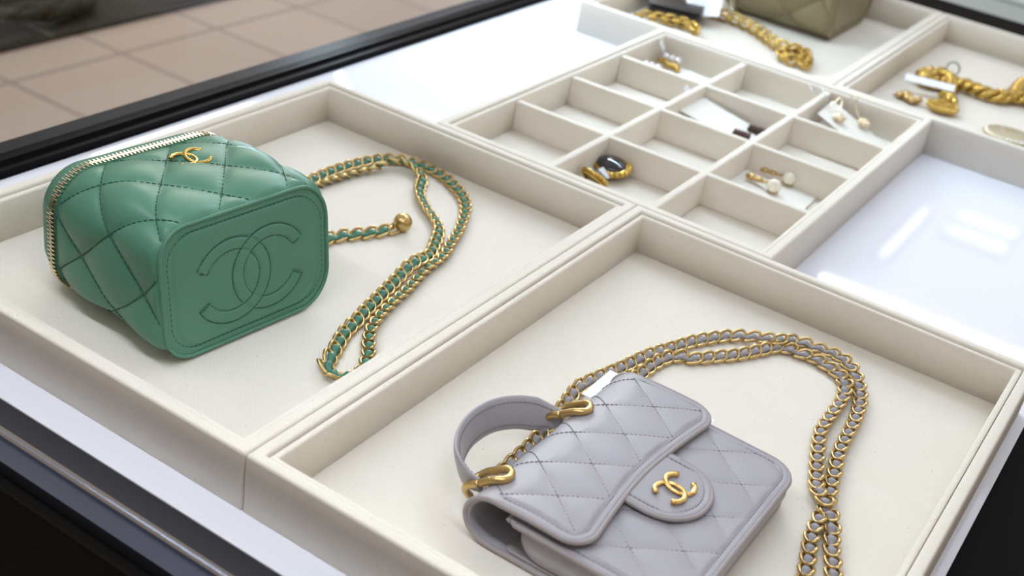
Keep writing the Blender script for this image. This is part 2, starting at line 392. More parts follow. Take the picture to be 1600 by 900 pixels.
def cc_metal(name, parent, mtx, off, rx, ry, tr, m, worn=False):
    bm = bmesh.new()
    for side in (1, -1):
        a = cc_arc(side * off, rx, ry, side, 0.62)
        pts = []
        for i, (x, y) in enumerate(a):
            z = tr * 0.55 + side * tr * 0.35 * math.sin(i / len(a) * 2 * PI)   # weave over / under
            pts.append(mtx @ Vector((x, y, z)))
        up = (mtx.to_3x3() @ Vector((0, 0, 1))).normalized()
        tube(bm, pts, lambda f: tr * (0.82 + 0.30 * abs(2 * f - 1)), 12, up=up, flat=0.75)
    # small feet that pin the emblem to the leather
    for x, y in ((off + rx * 0.6, ry * 0.75), (-off - rx * 0.6, -ry * 0.75)):
        p = mtx @ Vector((x, y, -tr * 0.6)); sphere(bm, p, tr * 0.6, seg=8)
    return keep(obj(name, bm, m), parent)
def dashes(bm, pts, nrm, length, gap, r, lift=0.0):
    """thread stitches laid along a polyline; nrm = normal per point"""
    L = [0.0]
    for i in range(1, len(pts)): L.append(L[-1] + (pts[i] - pts[i - 1]).length)
    d = gap * 0.5; j = 0
    def at(s):
        lo, hi = 0, len(L) - 1
        while hi - lo > 1:
            m_ = (lo + hi) // 2
            if L[m_] <= s: lo = m_
            else: hi = m_
        f = (s - L[lo]) / max(1e-9, L[hi] - L[lo]); return pts[lo].lerp(pts[hi], f), nrm[lo].lerp(nrm[hi], f).normalized()
    while d + length < L[-1]:
        a, na = at(d); b, nb = at(d + length); mid, nm_ = at(d + length / 2)
        q = [a - na * r * 0.6, a.lerp(mid, 0.3) + na * (lift + r * 0.3), mid + nm_ * (lift + r * 0.45), mid.lerp(b, 0.7) + nb * (lift + r * 0.3), b - nb * r * 0.6]
        try: tube(bm, q, r, 5, up=nm_)
        except Exception: pass
        d += length + gap

# ------------------------------------------------------------------ vanity bag
def vanity(name, label, O, n, w, scale, D, lean, m_leather, m_stitch, m_tape, m_teeth, full=True):
    O = Vector(O); n = Vector(n).normalized(); w = Vector(w).normalized(); up = Vector((0, 0, 1))
    root = thing(name, label, 'handbag', (O.x - D / 2, O.y + 0.07 * scale, O.z))
    S = scale
    def sec(q):
        """section at distance q behind the bottom panel: cy, cz, hw, hh, r"""
        f = q / D
        if f <= 1:
            b = math.sin(PI * min(1, max(0, f))) ** 0.8
            cy = 0.070 + 0.002 * f; cz = 0.0520 - 0.002 * f
            hw = 0.0790 + 0.006 * f + 0.0022 * b; hh = 0.0500 - 0.0000 * f + 0.0036 * b; r = 0.024 + 0.009 * f + 0.005 * b
            cz += 0.003 * b
        else:
            g = (q - D) / 0.024
            cy, cz = 0.072, 0.050; hw = 0.085 - 0.003 * g * g; hh = 0.050 - 0.003 * g * g; r = 0.033
        return cy * S, cz * S, hw * S, hh * S, r * S
    def wp(q, y, z):
        sh = -lean * z * max(0.0, 1 - q / D)
        return O + n * (-q + sh) + w * y + up * z
    SEG = 26; ST = 26
    def outline(q, shrink=0.0):
        cy, cz, hw, hh, r = sec(q); hw -= shrink; hh -= shrink; r = max(0.003, r - shrink)
        pts = []
        R_ = min(r * 1.25, hh * 0.92)
        cs = [(cy + hw - R_, cz + hh - R_, 0, R_), (cy - hw + r, cz + hh - r, 90, r), (cy - hw + r, cz - hh + r, 180, r), (cy + hw - R_, cz - hh + R_, 270, R_)]
        for i, (x, y, a, r) in enumerate(cs):
            for k in range(SEG):
                t = math.radians(a + 90 * k / SEG); pts.append((x + r * math.cos(t), y + r * math.sin(t)))
            e = (x + r * math.cos(math.radians(a + 90)), y + r * math.sin(math.radians(a + 90)))
            x2, y2, a2, r2 = cs[(i + 1) % 4]; s2 = (x2 + r2 * math.cos(math.radians(a2)), y2 + r2 * math.sin(math.radians(a2)))
            for k in range(ST): pts.append((e[0] + (s2[0] - e[0]) * k / ST, e[1] + (s2[1] - e[1]) * k / ST))
        return pts
    ref = outline(D * 0.6); NP = len(ref)
    # arc-length coordinate a: equals y on the top side, runs on down the sides
    top_i = SEG + ST // 2; a_of = [0.0] * (NP + 1)
    y_top = ref[top_i][0]; acc = y_top; a_of[top_i] = acc
    for k in range(1, NP):
        i0 = (top_i + k - 1) % NP; i1 = (top_i + k) % NP
        acc -= math.hypot(ref[i1][0] - ref[i0][0], ref[i1][1] - ref[i0][1])
        a_of[i1] = acc
    # points before the start (right of the top middle) continue upwards instead
    acc = y_top
    for k in range(1, NP // 2 - 10):
        i0 = (top_i - k + 1) % NP; i1 = (top_i - k) % NP
        acc += math.hypot(ref[i1][0] - ref[i0][0], ref[i1][1] - ref[i0][1]); a_of[i1] = acc
    PER = 0.058 * S; PH = 0.033 * S; SL = 0.80
    def uv(a, q):
        qq = D - q
        return (a + SL * qq - PH) / PER, (a - SL * qq - PH) / PER
    def puff(a, q):
        u, v = uv(a, q)
        p = (abs(math.sin(PI * u)) * abs(math.sin(PI * v))) ** 0.50
        edge = min(1.0, q / (0.004 * S)) ** 0.6 * min(1.0, max(0.0, (D - q - 0.003 * S)) / (0.016 * S)) ** 0.6
        return 0.0052 * S * p * edge
    def surf_pt(i, q, out, extra=0.0, j=None):
        y, z = out[i]; y0, z0 = out[(i - 1) % NP]; y1, z1 = out[(i + 1) % NP]
        ty, tz = y1 - y0, z1 - z0; l = math.hypot(ty, tz) or 1; ny, nz = tz / l, -ty / l
        h = puff(a_of[i], q) + extra
        if nz < -0.5: h *= 0.25          # it rests on this side, the padding is pressed flat
        return wp(q, y + ny * h, z + nz * h), (w * ny + up * nz)
    # body wall
    NQ = 84; bm = bmesh.new(); rings = []
    for j in range(NQ + 1):
        q = D * j / NQ; out = outline(q); rings.append([surf_pt(i, q, out)[0] for i in range(NP)])
    loft(bm, rings, cap0=False, cap1=True)
    body = keep(obj('quilted_body', bm, m_leather), root)
    # seam stitches
    bm = bmesh.new()
    def along(fam, c):
        """one seam line: fixed u or v = c, q runs from face to zip; a solved from it"""
        pts, nr = [], []
        for j in range(0, 90):
            q = D * (0.02 + 0.95 * j / 89); qq = D - q
            a = c * PER + PH - SL * qq if fam == 0 else c * PER + PH + SL * qq
            # find perimeter index with that a
            out = outline(q)
            # search on the visible half: top and left side
            best = None
            for i in range(0, 2 * SEG + 2 * ST + SEG):
                i1 = i + 1
                A, B = a_of[i % NP], a_of[i1 % NP]
                if (A - a) * (B - a) <= 0 and abs(A - B) < 0.02:
                    best = i + (a - A) / ((B - A) or 1e-9); break
            if best is None:
                yield_break = True
                if len(pts) > 6: dashes(bm, pts, nr, 0.0032 * S, 0.0012 * S, 0.00040 * S)
                pts, nr = [], []; continue
            i = int(best); f = best - i
            P0, n0 = surf_pt(i % NP, q, out); P1, n1 = surf_pt((i + 1) % NP, q, out)
            y0, z0 = out[i % NP]; y1, z1 = out[(i + 1) % NP]
            nn = n0.lerp(n1, f).normalized()
            base = wp(q, y0 + (y1 - y0) * f, z0 + (z1 - z0) * f)
            pts.append(base + nn * 0.0011 * S); nr.append(nn)
        if len(pts) > 6: dashes(bm, pts, nr, 0.0032 * S, 0.0012 * S, 0.00040 * S)
    for c in range(-5, 6):
        along(0, c); along(1, c)
    keep(obj('seam_stitching', bm, m_stitch), body)
    # bottom panel with stitched interlocking letters, built as a dense height field
    cy, cz, hw, hh, r = sec(0)
    off, rx, ry = 0.0180 * S, 0.0310 * S, 0.0280 * S; wd = 0.0052 * S; ccx, ccz = 0.0715 * S, 0.0487 * S
    def ring_sd(y, z, side, half=0.50):
        """signed distance to one letter's band"""
        X = (y - (ccx + side * off)) * side; Z = (z - ccz) * (rx / ry)
        rr = math.hypot(X, Z); an = abs(math.atan2(Z, X))
        if an >= half: return abs(rr - rx) - wd
        ex, ez = rx * math.cos(half), rx * math.sin(half)
        # distance to the cut end
        zz = abs(Z); dx = X * math.cos(half) + zz * math.sin(half); dn = X * math.sin(half) - zz * math.cos(half)
        if abs(dx - rx) <= wd: return dn
        return math.hypot(dn, abs(dx - rx) - wd)
    def face_h(y, z, inset):
        h = 0.0016 * S * min(1.0, inset / (0.010 * S))
        h -= 0.0009 * S * math.exp(-((inset - 0.0062 * S) / (0.0010 * S)) ** 2)
        if full:
            d = min(abs(ring_sd(y, z, 1)), abs(ring_sd(y, z, -1)))
            h -= 0.0011 * S * math.exp(-(d / (0.0011 * S)) ** 2)
            if ring_sd(y, z, 1) < 0 or ring_sd(y, z, -1) < 0: h += 0.0004 * S
        return h
    bm = bmesh.new(); rings = []; NR = 70; base = outline(0)
    for k in range(NR):
        f = 1 - (k / NR) ** 1.0 * 0.985
        ins = hh * (1 - f); ring = []
        for (y, z) in base:
            yy = cy + (y - cy) * f; zz = cz + (z - cz) * f
            p = wp(0, yy, zz) + n * face_h(yy, zz, ins); ring.append(p)
        rings.append(ring)
    back = [wp(0.002 * S, y, z) for y, z in base]
    loft(bm, [back] + rings)
    face = keep(obj('bottom_panel', bm, m_leather), root)
    bm = bmesh.new()
    tube(bm, [wp(-0.0004 * S, cy + (y - cy) * 0.998, cz + (z - cz) * 0.998) for y, z in base[::2]], 0.0015 * S, 8, closed=True)
    keep(obj('piping', bm, m_leather), face)
    bm = bmesh.new()
    so = [(cy + (y - cy) * (1 - 0.0062 * S / hw), cz + (z - cz) * (1 - 0.0062 * S / hh)) for y, z in base]; so.append(so[0])
    dashes(bm, [wp(0, y, z) + n * (face_h(y, z, 0.0062 * S) + 0.0002 * S) for y, z in so], [n] * len(so), 0.0030 * S, 0.0012 * S, 0.00045 * S)
    if full:
        for side in (1, -1):
            half = 0.50
            loop = []
            a = [half + (2 * PI - 2 * half) * k / 90 for k in range(91)]
            pol = [((rx + wd), t) for t in a] + [((rx - wd), t) for t in reversed(a)]; pol.append(pol[0])
            for rad, t in pol:
                y = ccx + side * off + side * rad * math.cos(t); z = ccz + rad * math.sin(t) * ry / rx; loop.append((y, z))
            # a band that passes under the other letter is not stitched there
            seg = []; nn = []
            for idx in range(len(loop) - 1):
                for k in range(4):
                    y = loop[idx][0] + (loop[idx + 1][0] - loop[idx][0]) * k / 4; z = loop[idx][1] + (loop[idx + 1][1] - loop[idx][1]) * k / 4
                    hid = ring_sd(y, z, -side) < -0.0003 and ((z > ccz) == (side < 0))
                    if hid:
                        if len(seg) > 3: dashes(bm, seg, nn, 0.0021 * S, 0.0008 * S, 0.00036 * S)
                        seg, nn = [], []
                    else:
                        seg.append(wp(0, y, z) + n * (face_h(y, z, 0.02 * S) + 0.0002 * S)); nn.append(n)
            if len(seg) > 3: dashes(bm, seg, nn, 0.0021 * S, 0.0008 * S, 0.00036 * S)
    keep(obj('panel_stitching', bm, m_stitch), face)
    # lid behind the zip
    bm = bmesh.new(); rings = []
    for q, shr in ((D + 0.0055 * S, 0.0022 * S), (D + 0.0062 * S, 0.0), (D + 0.012 * S, 0.0), (D + 0.020 * S, 0.0015 * S), (D + 0.026 * S, 0.005 * S), (D + 0.029 * S, 0.014 * S), (D + 0.030 * S, 0.03 * S)):
        rings.append([wp(q, y, z) for y, z in outline(q, shr)])
    loft(bm, rings); keep(obj('lid', bm, m_leather), root)
    # zip: tape band and interlocked teeth
    bm = bmesh.new(); rings = []
    for q, shr in ((D - 0.0050 * S, 0.0010 * S), (D - 0.003 * S, -0.0016 * S), (D + 0.0050 * S, -0.0016 * S), (D + 0.0075 * S, 0.0012 * S)):
        rings.append([wp(q, y, z) for y, z in outline(q, shr)])
    loft(bm, rings); zt = keep(obj('zip_tape', bm, m_tape), root)
    bm = bmesh.new(); out = outline(D, -0.0017 * S); L = 0; step = 0.00170 * S; nxt = 0; side = 0
    for i in range(0, NP):
        y0, z0 = out[i]; y1, z1 = out[(i + 1) % NP]; l = math.hypot(y1 - y0, z1 - z0)
        if z0 < 0.004 * S and z1 < 0.004 * S: L += l; nxt = L; continue
        while nxt < L + l:
            f = (nxt - L) / l; y, z = y0 + (y1 - y0) * f, z0 + (z1 - z0) * f
            ty, tz = (y1 - y0) / l, (z1 - z0) / l
            tv = w * ty + up * tz; nv = w * tz - up * ty
            side ^= 1; qo = D + 0.0006 * S + (0.0015 if side else -0.0015) * S
            c = wp(qo, y, z) + nv * 0.0006 * S
            Mx = Matrix(((n.x, tv.x, nv.x, c.x), (n.y, tv.y, nv.y, c.y), (n.z, tv.z, nv.z, c.z), (0, 0, 0, 1)))
            add_box(bm, -0.0027 * S, 0.0027 * S, -0.00052 * S, 0.00052 * S, -0.0006 * S, 0.0012 * S, 0, Mx)
            nxt += step
        L += l
    o = keep(obj('zip_teeth', bm, m_teeth, None, False), zt); o['label'] = 'pale gold metal zip teeth'
    return root, wp, sec

M_TEETH = mat('pale_gold_teeth', (0.80, 0.70, 0.52), 0.25, 1.0)
gbag, gwp, gsec = vanity('vanity_bag', 'green quilted leather vanity bag with gold chain strap lying on its side', (-0.137, 0.079, 0.0072), (0.995, -0.1, 0), (0.1, 0.995, 0), 1.0, 0.127, 0.15, M_GREEN, M_GSTITCH, M_GTAPE, M_TEETH)
# gold emblem on the side that faces up
Zax = Vector((0.06, -0.02, 1)).normalized(); Xax = Vector((0.16, 0.985, 0)); Xax = (Xax - Zax * Xax.dot(Zax)).normalized(); Yax = Zax.cross(Xax)
Mg = Matrix(((Xax.x, Yax.x, Zax.x, -0.2140), (Xax.y, Yax.y, Zax.y, 0.1635), (Xax.z, Yax.z, Zax.z, 0.1165), (0, 0, 0, 1)))
o = cc_metal('emblem', gbag, Mg, 0.0062, 0.0094, 0.0098, 0.0017, M_GOLD2); o['label'] = 'gold emblem of two interlocked letters'

GL = link_mesh('chain_link', 0.0080, 0.0046, 0.00145, M_GOLD)
green_path = [(-0.257, 0.270), (-0.2640, 0.330), (-0.2694, 0.3767), (-0.2696, 0.4059), (-0.2674, 0.4288), (-0.263, 0.4498), (-0.2578, 0.4659), (-0.2501, 0.4768), (-0.2342, 0.4864), (-0.214, 0.4878), (-0.1943, 0.4848), (-0.1738, 0.4754), (-0.1557, 0.4641), (-0.1412, 0.4491), (-0.1314, 0.434), (-0.1231, 0.4176), (-0.1144, 0.3984), (-0.1084, 0.381), (-0.1017, 0.365), (-0.0969, 0.3476), (-0.0953, 0.3307), (-0.0925, 0.3150), (-0.0884, 0.2991), (-0.0842, 0.2797), (-0.0809, 0.2601), (-0.0763, 0.2395), (-0.0704, 0.2211), (-0.0612, 0.2042), (-0.0514, 0.1916), (-0.0418, 0.1766), (-0.0385, 0.1650), (-0.0385, 0.1550), (-0.0430, 0.1480), (-0.0510, 0.1465), (-0.0580, 0.1515), (-0.0635, 0.1615), (-0.0695, 0.1745), (-0.0773, 0.193), (-0.0811, 0.2097), (-0.0864, 0.2286), (-0.0911, 0.249), (-0.0953, 0.2674), (-0.0997, 0.2865), (-0.1035, 0.3042), (-0.1045, 0.3206), (-0.1055, 0.336), (-0.1085, 0.348), (-0.1171, 0.3669), (-0.1277, 0.3871), (-0.1431, 0.4026), (-0.1595, 0.4137), (-0.1754, 0.4262), (-0.1899, 0.4412), (-0.2013, 0.4612), (-0.2166, 0.4723), (-0.2279, 0.4734), (-0.239, 0.4646), (-0.2464, 0.447), (-0.2539, 0.4255), (-0.2571, 0.4036), (-0.2600, 0.3828), (-0.262, 0.35), (-0.252, 0.30), (-0.245, 0.265)]
def zpath(P, z, bumps=()):
    out = []
    for x, y in P:
        zz = z
        for bx, by, br, bh in bumps:
            d = math.hypot(x - bx, y - by); zz += bh * math.exp(-(d / br) ** 2)
        out.append((x, y, zz))
    return out
gp = zpath(green_path, ZF + 0.0042)
# the returning strand rides over the outgoing one where they cross
gp = [(x, y, z + (0.0045 * math.exp(-((x + 0.098) ** 2 + (y - 0.318) ** 2) / 0.016 ** 2) if i > 36 else 0) + (0.0055 * math.exp(-((x + 0.236) ** 2 + (y - 0.468) ** 2) / 0.022 ** 2) if i > 36 else 0)) for i, (x, y, z) in enumerate(gp)]
chain(gbag, gp, 0.0118, GL, M_GREEN2, label='green leather lace woven through the gold chain')
GL2 = link_mesh('chain_link', 0.0088, 0.0044, 0.0014, M_GOLD, yaw=0.50)
tail = [(-0.190, 0.255), (-0.187, 0.275), (-0.1856, 0.2929), (-0.1832, 0.2995), (-0.1811, 0.3123), (-0.1752, 0.3207), (-0.1703, 0.3305), (-0.1640, 0.3430), (-0.1600, 0.3545)]
chain(gbag, zpath(tail, ZF + 0.0045), 0.0135, GL2, M_GREEN2, lace_w=0.0036, lace_h=0.0020, name='chain_tail', label='green lace of the short chain end')
bm = bmesh.new(); sphere(bm, (-0.1555, 0.3690, ZF + 0.0088), 0.0086, seg=32)
tube(bm, [(-0.159, 0.3600, ZF + 0.006), (-0.160, 0.3570, ZF + 0.0052), (-0.1605, 0.3545, ZF + 0.0050)], 0.0022, 10)
for k in range(1): tube(bm, [Vector((-0.1515, 0.3655, ZF + 0.0160)) + Vector((0.0022 * math.cos(a * PI / 6), 0.0022 * math.sin(a * PI / 6), -0.0008 * math.cos(a * PI / 6))) for a in range(12)], 0.00035, 5, closed=True)
o = keep(obj('ball_charm', bm, M_GOLD), gbag); o['label'] = 'gold ball at the end of the short chain'

# ------------------------------------------------------------------ grey flap bag
fb = thing('flap_bag', 'lilac-grey quilted leather flap bag with top handle lying on its back', 'handbag', (0.19, 0.165, 0.006))
SLQ, PEQ = 0.82, 0.044
def qpuff(x, y, amp, pw=0.42):
    u = (y + SLQ * (x - 0.13) - 0.131) / PEQ; v = (y - SLQ * (x - 0.13) - 0.118) / PEQ
    return amp * (abs(math.sin(PI * u)) * abs(math.sin(PI * v))) ** pw
FY0, FY1 = 0.0730, 0.2640
def flap_end(y):
    c = (y - 0.165) / 0.095
    e = 0.1940 + 0.0095 * min(1, abs(c)) ** 1.6 - 0.003 * math.exp(-(c / 0.35) ** 2) * 0
    d = min(y - FY0, FY1 - y); r = 0.020
    if d < r: e -= r - math.sqrt(max(0, r * r - (r - d) ** 2))
    return e
def flap_section():
    pts = [(0.242, 0.0068), (0.22, 0.0068), (0.19, 0.0068), (0.16, 0.0068), (0.142, 0.0068)]
    for k in range(1, 16):
        a = -PI / 2 - PI * k / 16
        pts.append((0.1385 + 0.0200 * math.cos(a), 0.0258 + 0.0190 * math.sin(a)))
    pts += [(0.1400, 0.0450)]
    return pts
def sheet(bm, top, bot):
    """closed thin sheet from two equal grids of points"""
    m, n = len(top), len(top[0])
    A = [[bm.verts.new(p) for p in r] for r in top]; B = [[bm.verts.new(p) for p in r] for r in bot]
    for i in range(m - 1):
        for j in range(n - 1):
            bm.faces.new((A[i][j], A[i + 1][j], A[i + 1][j + 1], A[i][j + 1])); bm.faces.new((B[i][j], B[i][j + 1], B[i + 1][j + 1], B[i + 1][j]))
    for i in range(m - 1):
        bm.faces.new((A[i][0], B[i][0], B[i + 1][0], A[i + 1][0])); bm.faces.new((A[i][-1], A[i + 1][-1], B[i + 1][-1], B[i][-1]))
    for j in range(n - 1):
        bm.faces.new((A[0][j], A[0][j + 1], B[0][j + 1], B[0][j])); bm.faces.new((A[-1][j], B[-1][j], B[-1][j + 1], A[-1][j + 1]))
TH = 0.0034
def flap_z(x):       # outer surface height of the flap over the bag
    f = (x - 0.14) / 0.065
    return 0.0450 + 0.0012 * math.sin(PI * min(1, max(0, f))) - 0.0016 * f
NYF = 150
ysamp = [FY0 + (FY1 - FY0) * (0.5 - 0.5 * math.cos(PI * k / NYF)) for k in range(NYF + 1)]
top, bot = [], []
for y in ysamp:
    sec_ = flap_section(); e = flap_end(y); x_s = 0.1400
    row_t, row_b = [], []
    n0 = len(sec_)
    for k, (x, z) in enumerate(sec_):
        a = sec_[max(k - 1, 0)]; b = sec_[min(k + 1, n0 - 1)]
        tx, tz = b[0] - a[0], b[1] - a[1]; l = math.hypot(tx, tz); nx, nz = tz / l, -tx / l
        row_t.append(Vector((x, y, z))); row_b.append(Vector((x + nx * -TH, y, z + nz * -TH)) if False else None)
        # outward is away from the bag: below for the back, left for the curl
        row_b[-1] = Vector((x - TH * (0 if k < 5 else math.cos(-PI / 2 - PI * (k - 4) / 16) if k < 20 else 0), y, z + (TH if k < 5 else (-TH * math.sin(-PI / 2 - PI * (k - 4) / 16) if k < 20 else -TH))))
    for k in range(1, 49):
        x = x_s + (e - x_s) * k / 48
        d = min(y - FY0, FY1 - y, e - x)
        ed = min(1, d / 0.006)
        h = qpuff(x, y, 0.0017) * max(0, min(1, (d - 0.004) / 0.004)) * min(1, (x - 0.136) / 0.012)
        h -= 0.0007 * math.exp(-((d - 0.0052) / 0.0010) ** 2)
        h -= 0.0012 * (1 - min(1, d / 0.0020)) ** 2
        row_t.append(Vector((x, y, flap_z(x) + h))); row_b.append(Vector((x, y, flap_z(x) - TH + 0.0008 * (1 - min(1, d / 0.0015)) ** 2)))
    top.append(row_t); bot.append(row_b)
bm = bmesh.new(); sheet(bm, top, bot); flap = keep(obj('flap', bm, M_GREY), fb)
# rolled edge of the flap
edge = [(0.262, FY0), (0.14, FY0)]
bm = bmesh.new()
path = [Vector((p.x, p.y, (p.z + q.z) / 2)) for p, q in zip(top[0], bot[0])]
path += [Vector((top[i][-1].x, top[i][-1].y, (top[i][-1].z + bot[i][-1].z) / 2)) for i in range(1, len(top))]
path += [Vector((p.x, p.y, (p.z + q.z) / 2)) for p, q in reversed(list(zip(top[-1], bot[-1])))][1:]
q_ = [path[0]]
for p in path[1:]:
    if (p - q_[-1]).length > 0.0012: q_.append(p)
path = q_
tube(bm, path, 0.0019, 8); keep(obj('piping', bm, M_GREY2), flap)
# stitches on the flap
def flap_surf(x, y): return Vector((x, y, flap_z(x) - 0.0001))
UPV = Vector((0, 0, 1))
bm = bmesh.new()
ln = [flap_surf(0.128 + 0.0005, FY0 + 0.0052)] if False else []
pts = []
for k in range(0, 40):
    x = 0.142 + (flap_end(FY0 + 0.0052 + 0.0) - 0.142) * k / 39
    pts.append(Vector((x, FY0 + 0.0052, flap_z(x) - 0.0005)))
pe = [(flap_end(FY0 + 0.0), 0)]
contour = []
r_ = 0.0148
for k in range(0, 201):
    y = FY0 + 0.0052 + (FY1 - FY0 - 0.0104) * k / 200
    c = (y - 0.165) / 0.095; e = 0.1940 + 0.0095 * min(1, abs(c)) ** 1.6 - 0.0052
    d = min(y - FY0 - 0.0052, FY1 - 0.0052 - y)
    if d < r_: e -= r_ - math.sqrt(max(0, r_ * r_ - (r_ - d) ** 2))
    contour.append(Vector((e, y, flap_z(e) - 0.0005)))
side0 = [Vector((0.140 + (contour[0].x - 0.140) * k / 30, FY0 + 0.0052, flap_z(0.140 + (contour[0].x - 0.140) * k / 30) - 0.0005)) for k in range(30)]
side1 = [Vector((p.x, FY1 - 0.0052, p.z)) for p in reversed(side0)]
full_c = side0 + contour + side1
dashes(bm, full_c, [UPV] * len(full_c), 0.0024, 0.0010, 0.00033)
def seam_lines(bm, x0, x1, inside, zf, r=0.00032):
    for fam in (0, 1):
        for c in range(-6, 9):
            seg = []
            for k in range(160):
                x = x0 + (x1 - x0) * k / 159
                y = (c * PEQ + 0.131 - SLQ * (x - 0.13)) if fam == 0 else (c * PEQ + 0.118 + SLQ * (x - 0.13))
                if inside(x, y): seg.append(Vector((x, y, zf(x, y))))
                else:
                    if len(seg) > 6: dashes(bm, seg, [UPV] * len(seg), 0.0022, 0.0010, r)
                    seg = []
            if len(seg) > 6: dashes(bm, seg, [UPV] * len(seg), 0.0022, 0.0010, r)
def spine_z(x):
    return flap_z(x) + 0.0001 if x >= 0.1390 else 0.0259 + 0.0190 * math.sqrt(max(0.0, 1 - ((x - 0.1385) / 0.0200) ** 2))
seam_lines(bm, 0.1205, 0.2, lambda x, y: FY0 + 0.006 < y < FY1 - 0.006 and x < flap_end(y) - 0.006, lambda x, y: spine_z(x) + 0.0001)
keep(obj('flap_stitching', bm, M_GRSTITCH), flap)

# body: quilted front panel, gusset and back edge
BX0, BX1, BY0, BY1 = 0.1500, 0.2690, 0.0715, 0.2580
ZT = 0.0375
def plate(bm, x0, x1, y0, y1, z0, ztop, r_end, hfun=None, nx=110, ny=150, r_in=0.004):
    top, bot = [], []
    for j in range(ny + 1):
        y = y0 + (y1 - y0) * (0.5 - 0.5 * math.cos(PI * j / ny)); d = min(y - y0, y1 - y)
        e = x1 - (r_end - math.sqrt(max(0, r_end ** 2 - (r_end - d) ** 2)) if d < r_end else 0)
        s = x0 + (r_in - math.sqrt(max(0, r_in ** 2 - (r_in - d) ** 2)) if d < r_in else 0)
        rt, rb = [], []
        for i in range(nx + 1):
            x = s + (e - s) * i / nx; dd = min(d, e - x)
            rt.append(Vector((x, y, ztop(x, y) + (hfun(x, y, dd) if hfun else 0)))); rb.append(Vector((x, y, z0(x, y))))
        top.append(rt); bot.append(rb)
    sheet(bm, top, bot); return top, bot
def zt(x, y): return ZT - 0.010 * max(0, (x - 0.15) / 0.12) ** 1.5 * 0.35
def hb(x, y, d):
    h = qpuff(x, y, 0.0018) * max(0, min(1, (d - 0.004) / 0.004))
    h -= 0.0007 * math.exp(-((d - 0.0052) / 0.0010) ** 2) + 0.0012 * (1 - min(1, d / 0.002)) ** 2
    return h
bm = bmesh.new(); tp, bt = plate(bm, BX0, BX1, BY0, BY1, lambda x, y: zt(x, y) - 0.0035, zt, 0.020, hb)
front = keep(obj('front_panel', bm, M_GREY), fb)
bm = bmesh.new()
rim = [Vector((p.x, p.y, zt(p.x, p.y) - 0.0018)) for p in tp[0]] + [Vector((r[-1].x, r[-1].y, zt(r[-1].x, r[-1].y) - 0.0018)) for r in tp[1:]] + [Vector((p.x, p.y, zt(p.x, p.y) - 0.0018)) for p in reversed(tp[-1])][1:]
q_ = [rim[0]]
for p in rim[1:]:
    if (p - q_[-1]).length > 0.0012: q_.append(p)
rim = q_
tube(bm, rim, 0.0019, 8); keep(obj('piping', bm, M_GREY2), front)
bm = bmesh.new()
def inside_b(x, y):
    d = min(y - BY0, BY1 - y, BX1 - x)
    if d < 0.006: return False
    cx_, cy0, cy1 = BX1 - 0.020, BY0 + 0.020, BY1 - 0.020
    if x > cx_ and (y < cy0 or y > cy1):
        if math.hypot(x - cx_, (y - (cy0 if y < cy0 else cy1))) > 0.014: return False
    return x > flap_end(y) - 0.01
seam_lines(bm, 0.18, BX1, inside_b, lambda x, y: zt(x, y) + 0.0001)
co = rrect((0.10 + BX1 - 0.0052) / 2, (BY0 + BY1) / 2, (BX1 - 0.0052 - 0.10) / 2, (BY1 - BY0) / 2 - 0.0052, 0.0148, 10)
# densify the outline between the corners, visible stretch only
dn = []
for i in range(len(co)):
    a, b = co[i], co[(i + 1) % len(co)]; L_ = math.hypot(b[0] - a[0], b[1] - a[1]); m_ = max(1, int(L_ / 0.002))
    for k in range(m_): dn.append((a[0] + (b[0] - a[0]) * k / m_, a[1] + (b[1] - a[1]) * k / m_))
st = [p for p in dn if p[0] > BX0 + 0.004]
# order as one open run starting on the near side
near = sorted([p for p in st if p[1] < BY0 + 0.0053], key=lambda p: p[0])
rest = sorted([p for p in st if BY0 + 0.0053 <= p[1] <= BY1 - 0.0053], key=lambda p: p[1])
far = sorted([p for p in st if p[1] > BY1 - 0.0053], key=lambda p: -p[0])
run = [Vector((x, y, zt(x, y) - 0.0004)) for x, y in near + rest + far]
dashes(bm, run, [UPV] * len(run), 0.0024, 0.0010, 0.00033)
keep(obj('front_stitching', bm, M_GRSTITCH), front)
# gusset: the soft wall between front and back panel
bm = bmesh.new(); rings = []
for k in range(0, 11):
    f = k / 10; z = 0.0125 + (ZT - 0.0066 - 0.0125) * f; ins = 0.0028 - 0.0030 * math.sin(PI * f) + 0.0008
    o_ = rrect((BX0 + BX1) / 2 + 0.002, (BY0 + BY1) / 2, (BX1 - BX0) / 2 - ins - 0.001, (BY1 - BY0) / 2 - ins, 0.018, 10)
    rings.append([Vector((x, y, min(z, zt(x, y) - 0.0030))) for x, y in o_])
loft(bm, rings); keep(obj('gusset', bm, M_GREY), fb)
bm = bmesh.new()
plate(bm, 0.150, 0.2680, FY0 + 0.001, FY1 - 0.003, lambda x, y: 0.0104, lambda x, y: 0.0128, 0.020, None, 30, 60)
keep(obj('back_panel_edge', bm, M_GREY2), fb)
# gusset top fold: the double edge by the opening
bm = bmesh.new()
tube(bm, [(BX0 - 0.0005, BY0 + 0.001, ZT - 0.0018), (BX0 - 0.0005, BY0 + 0.06, ZT - 0.0018), (BX0 - 0.0005, BY1 - 0.002, ZT - 0.0018)], 0.0018, 8)
keep(obj('opening_edge', bm, M_GREY2), fb)
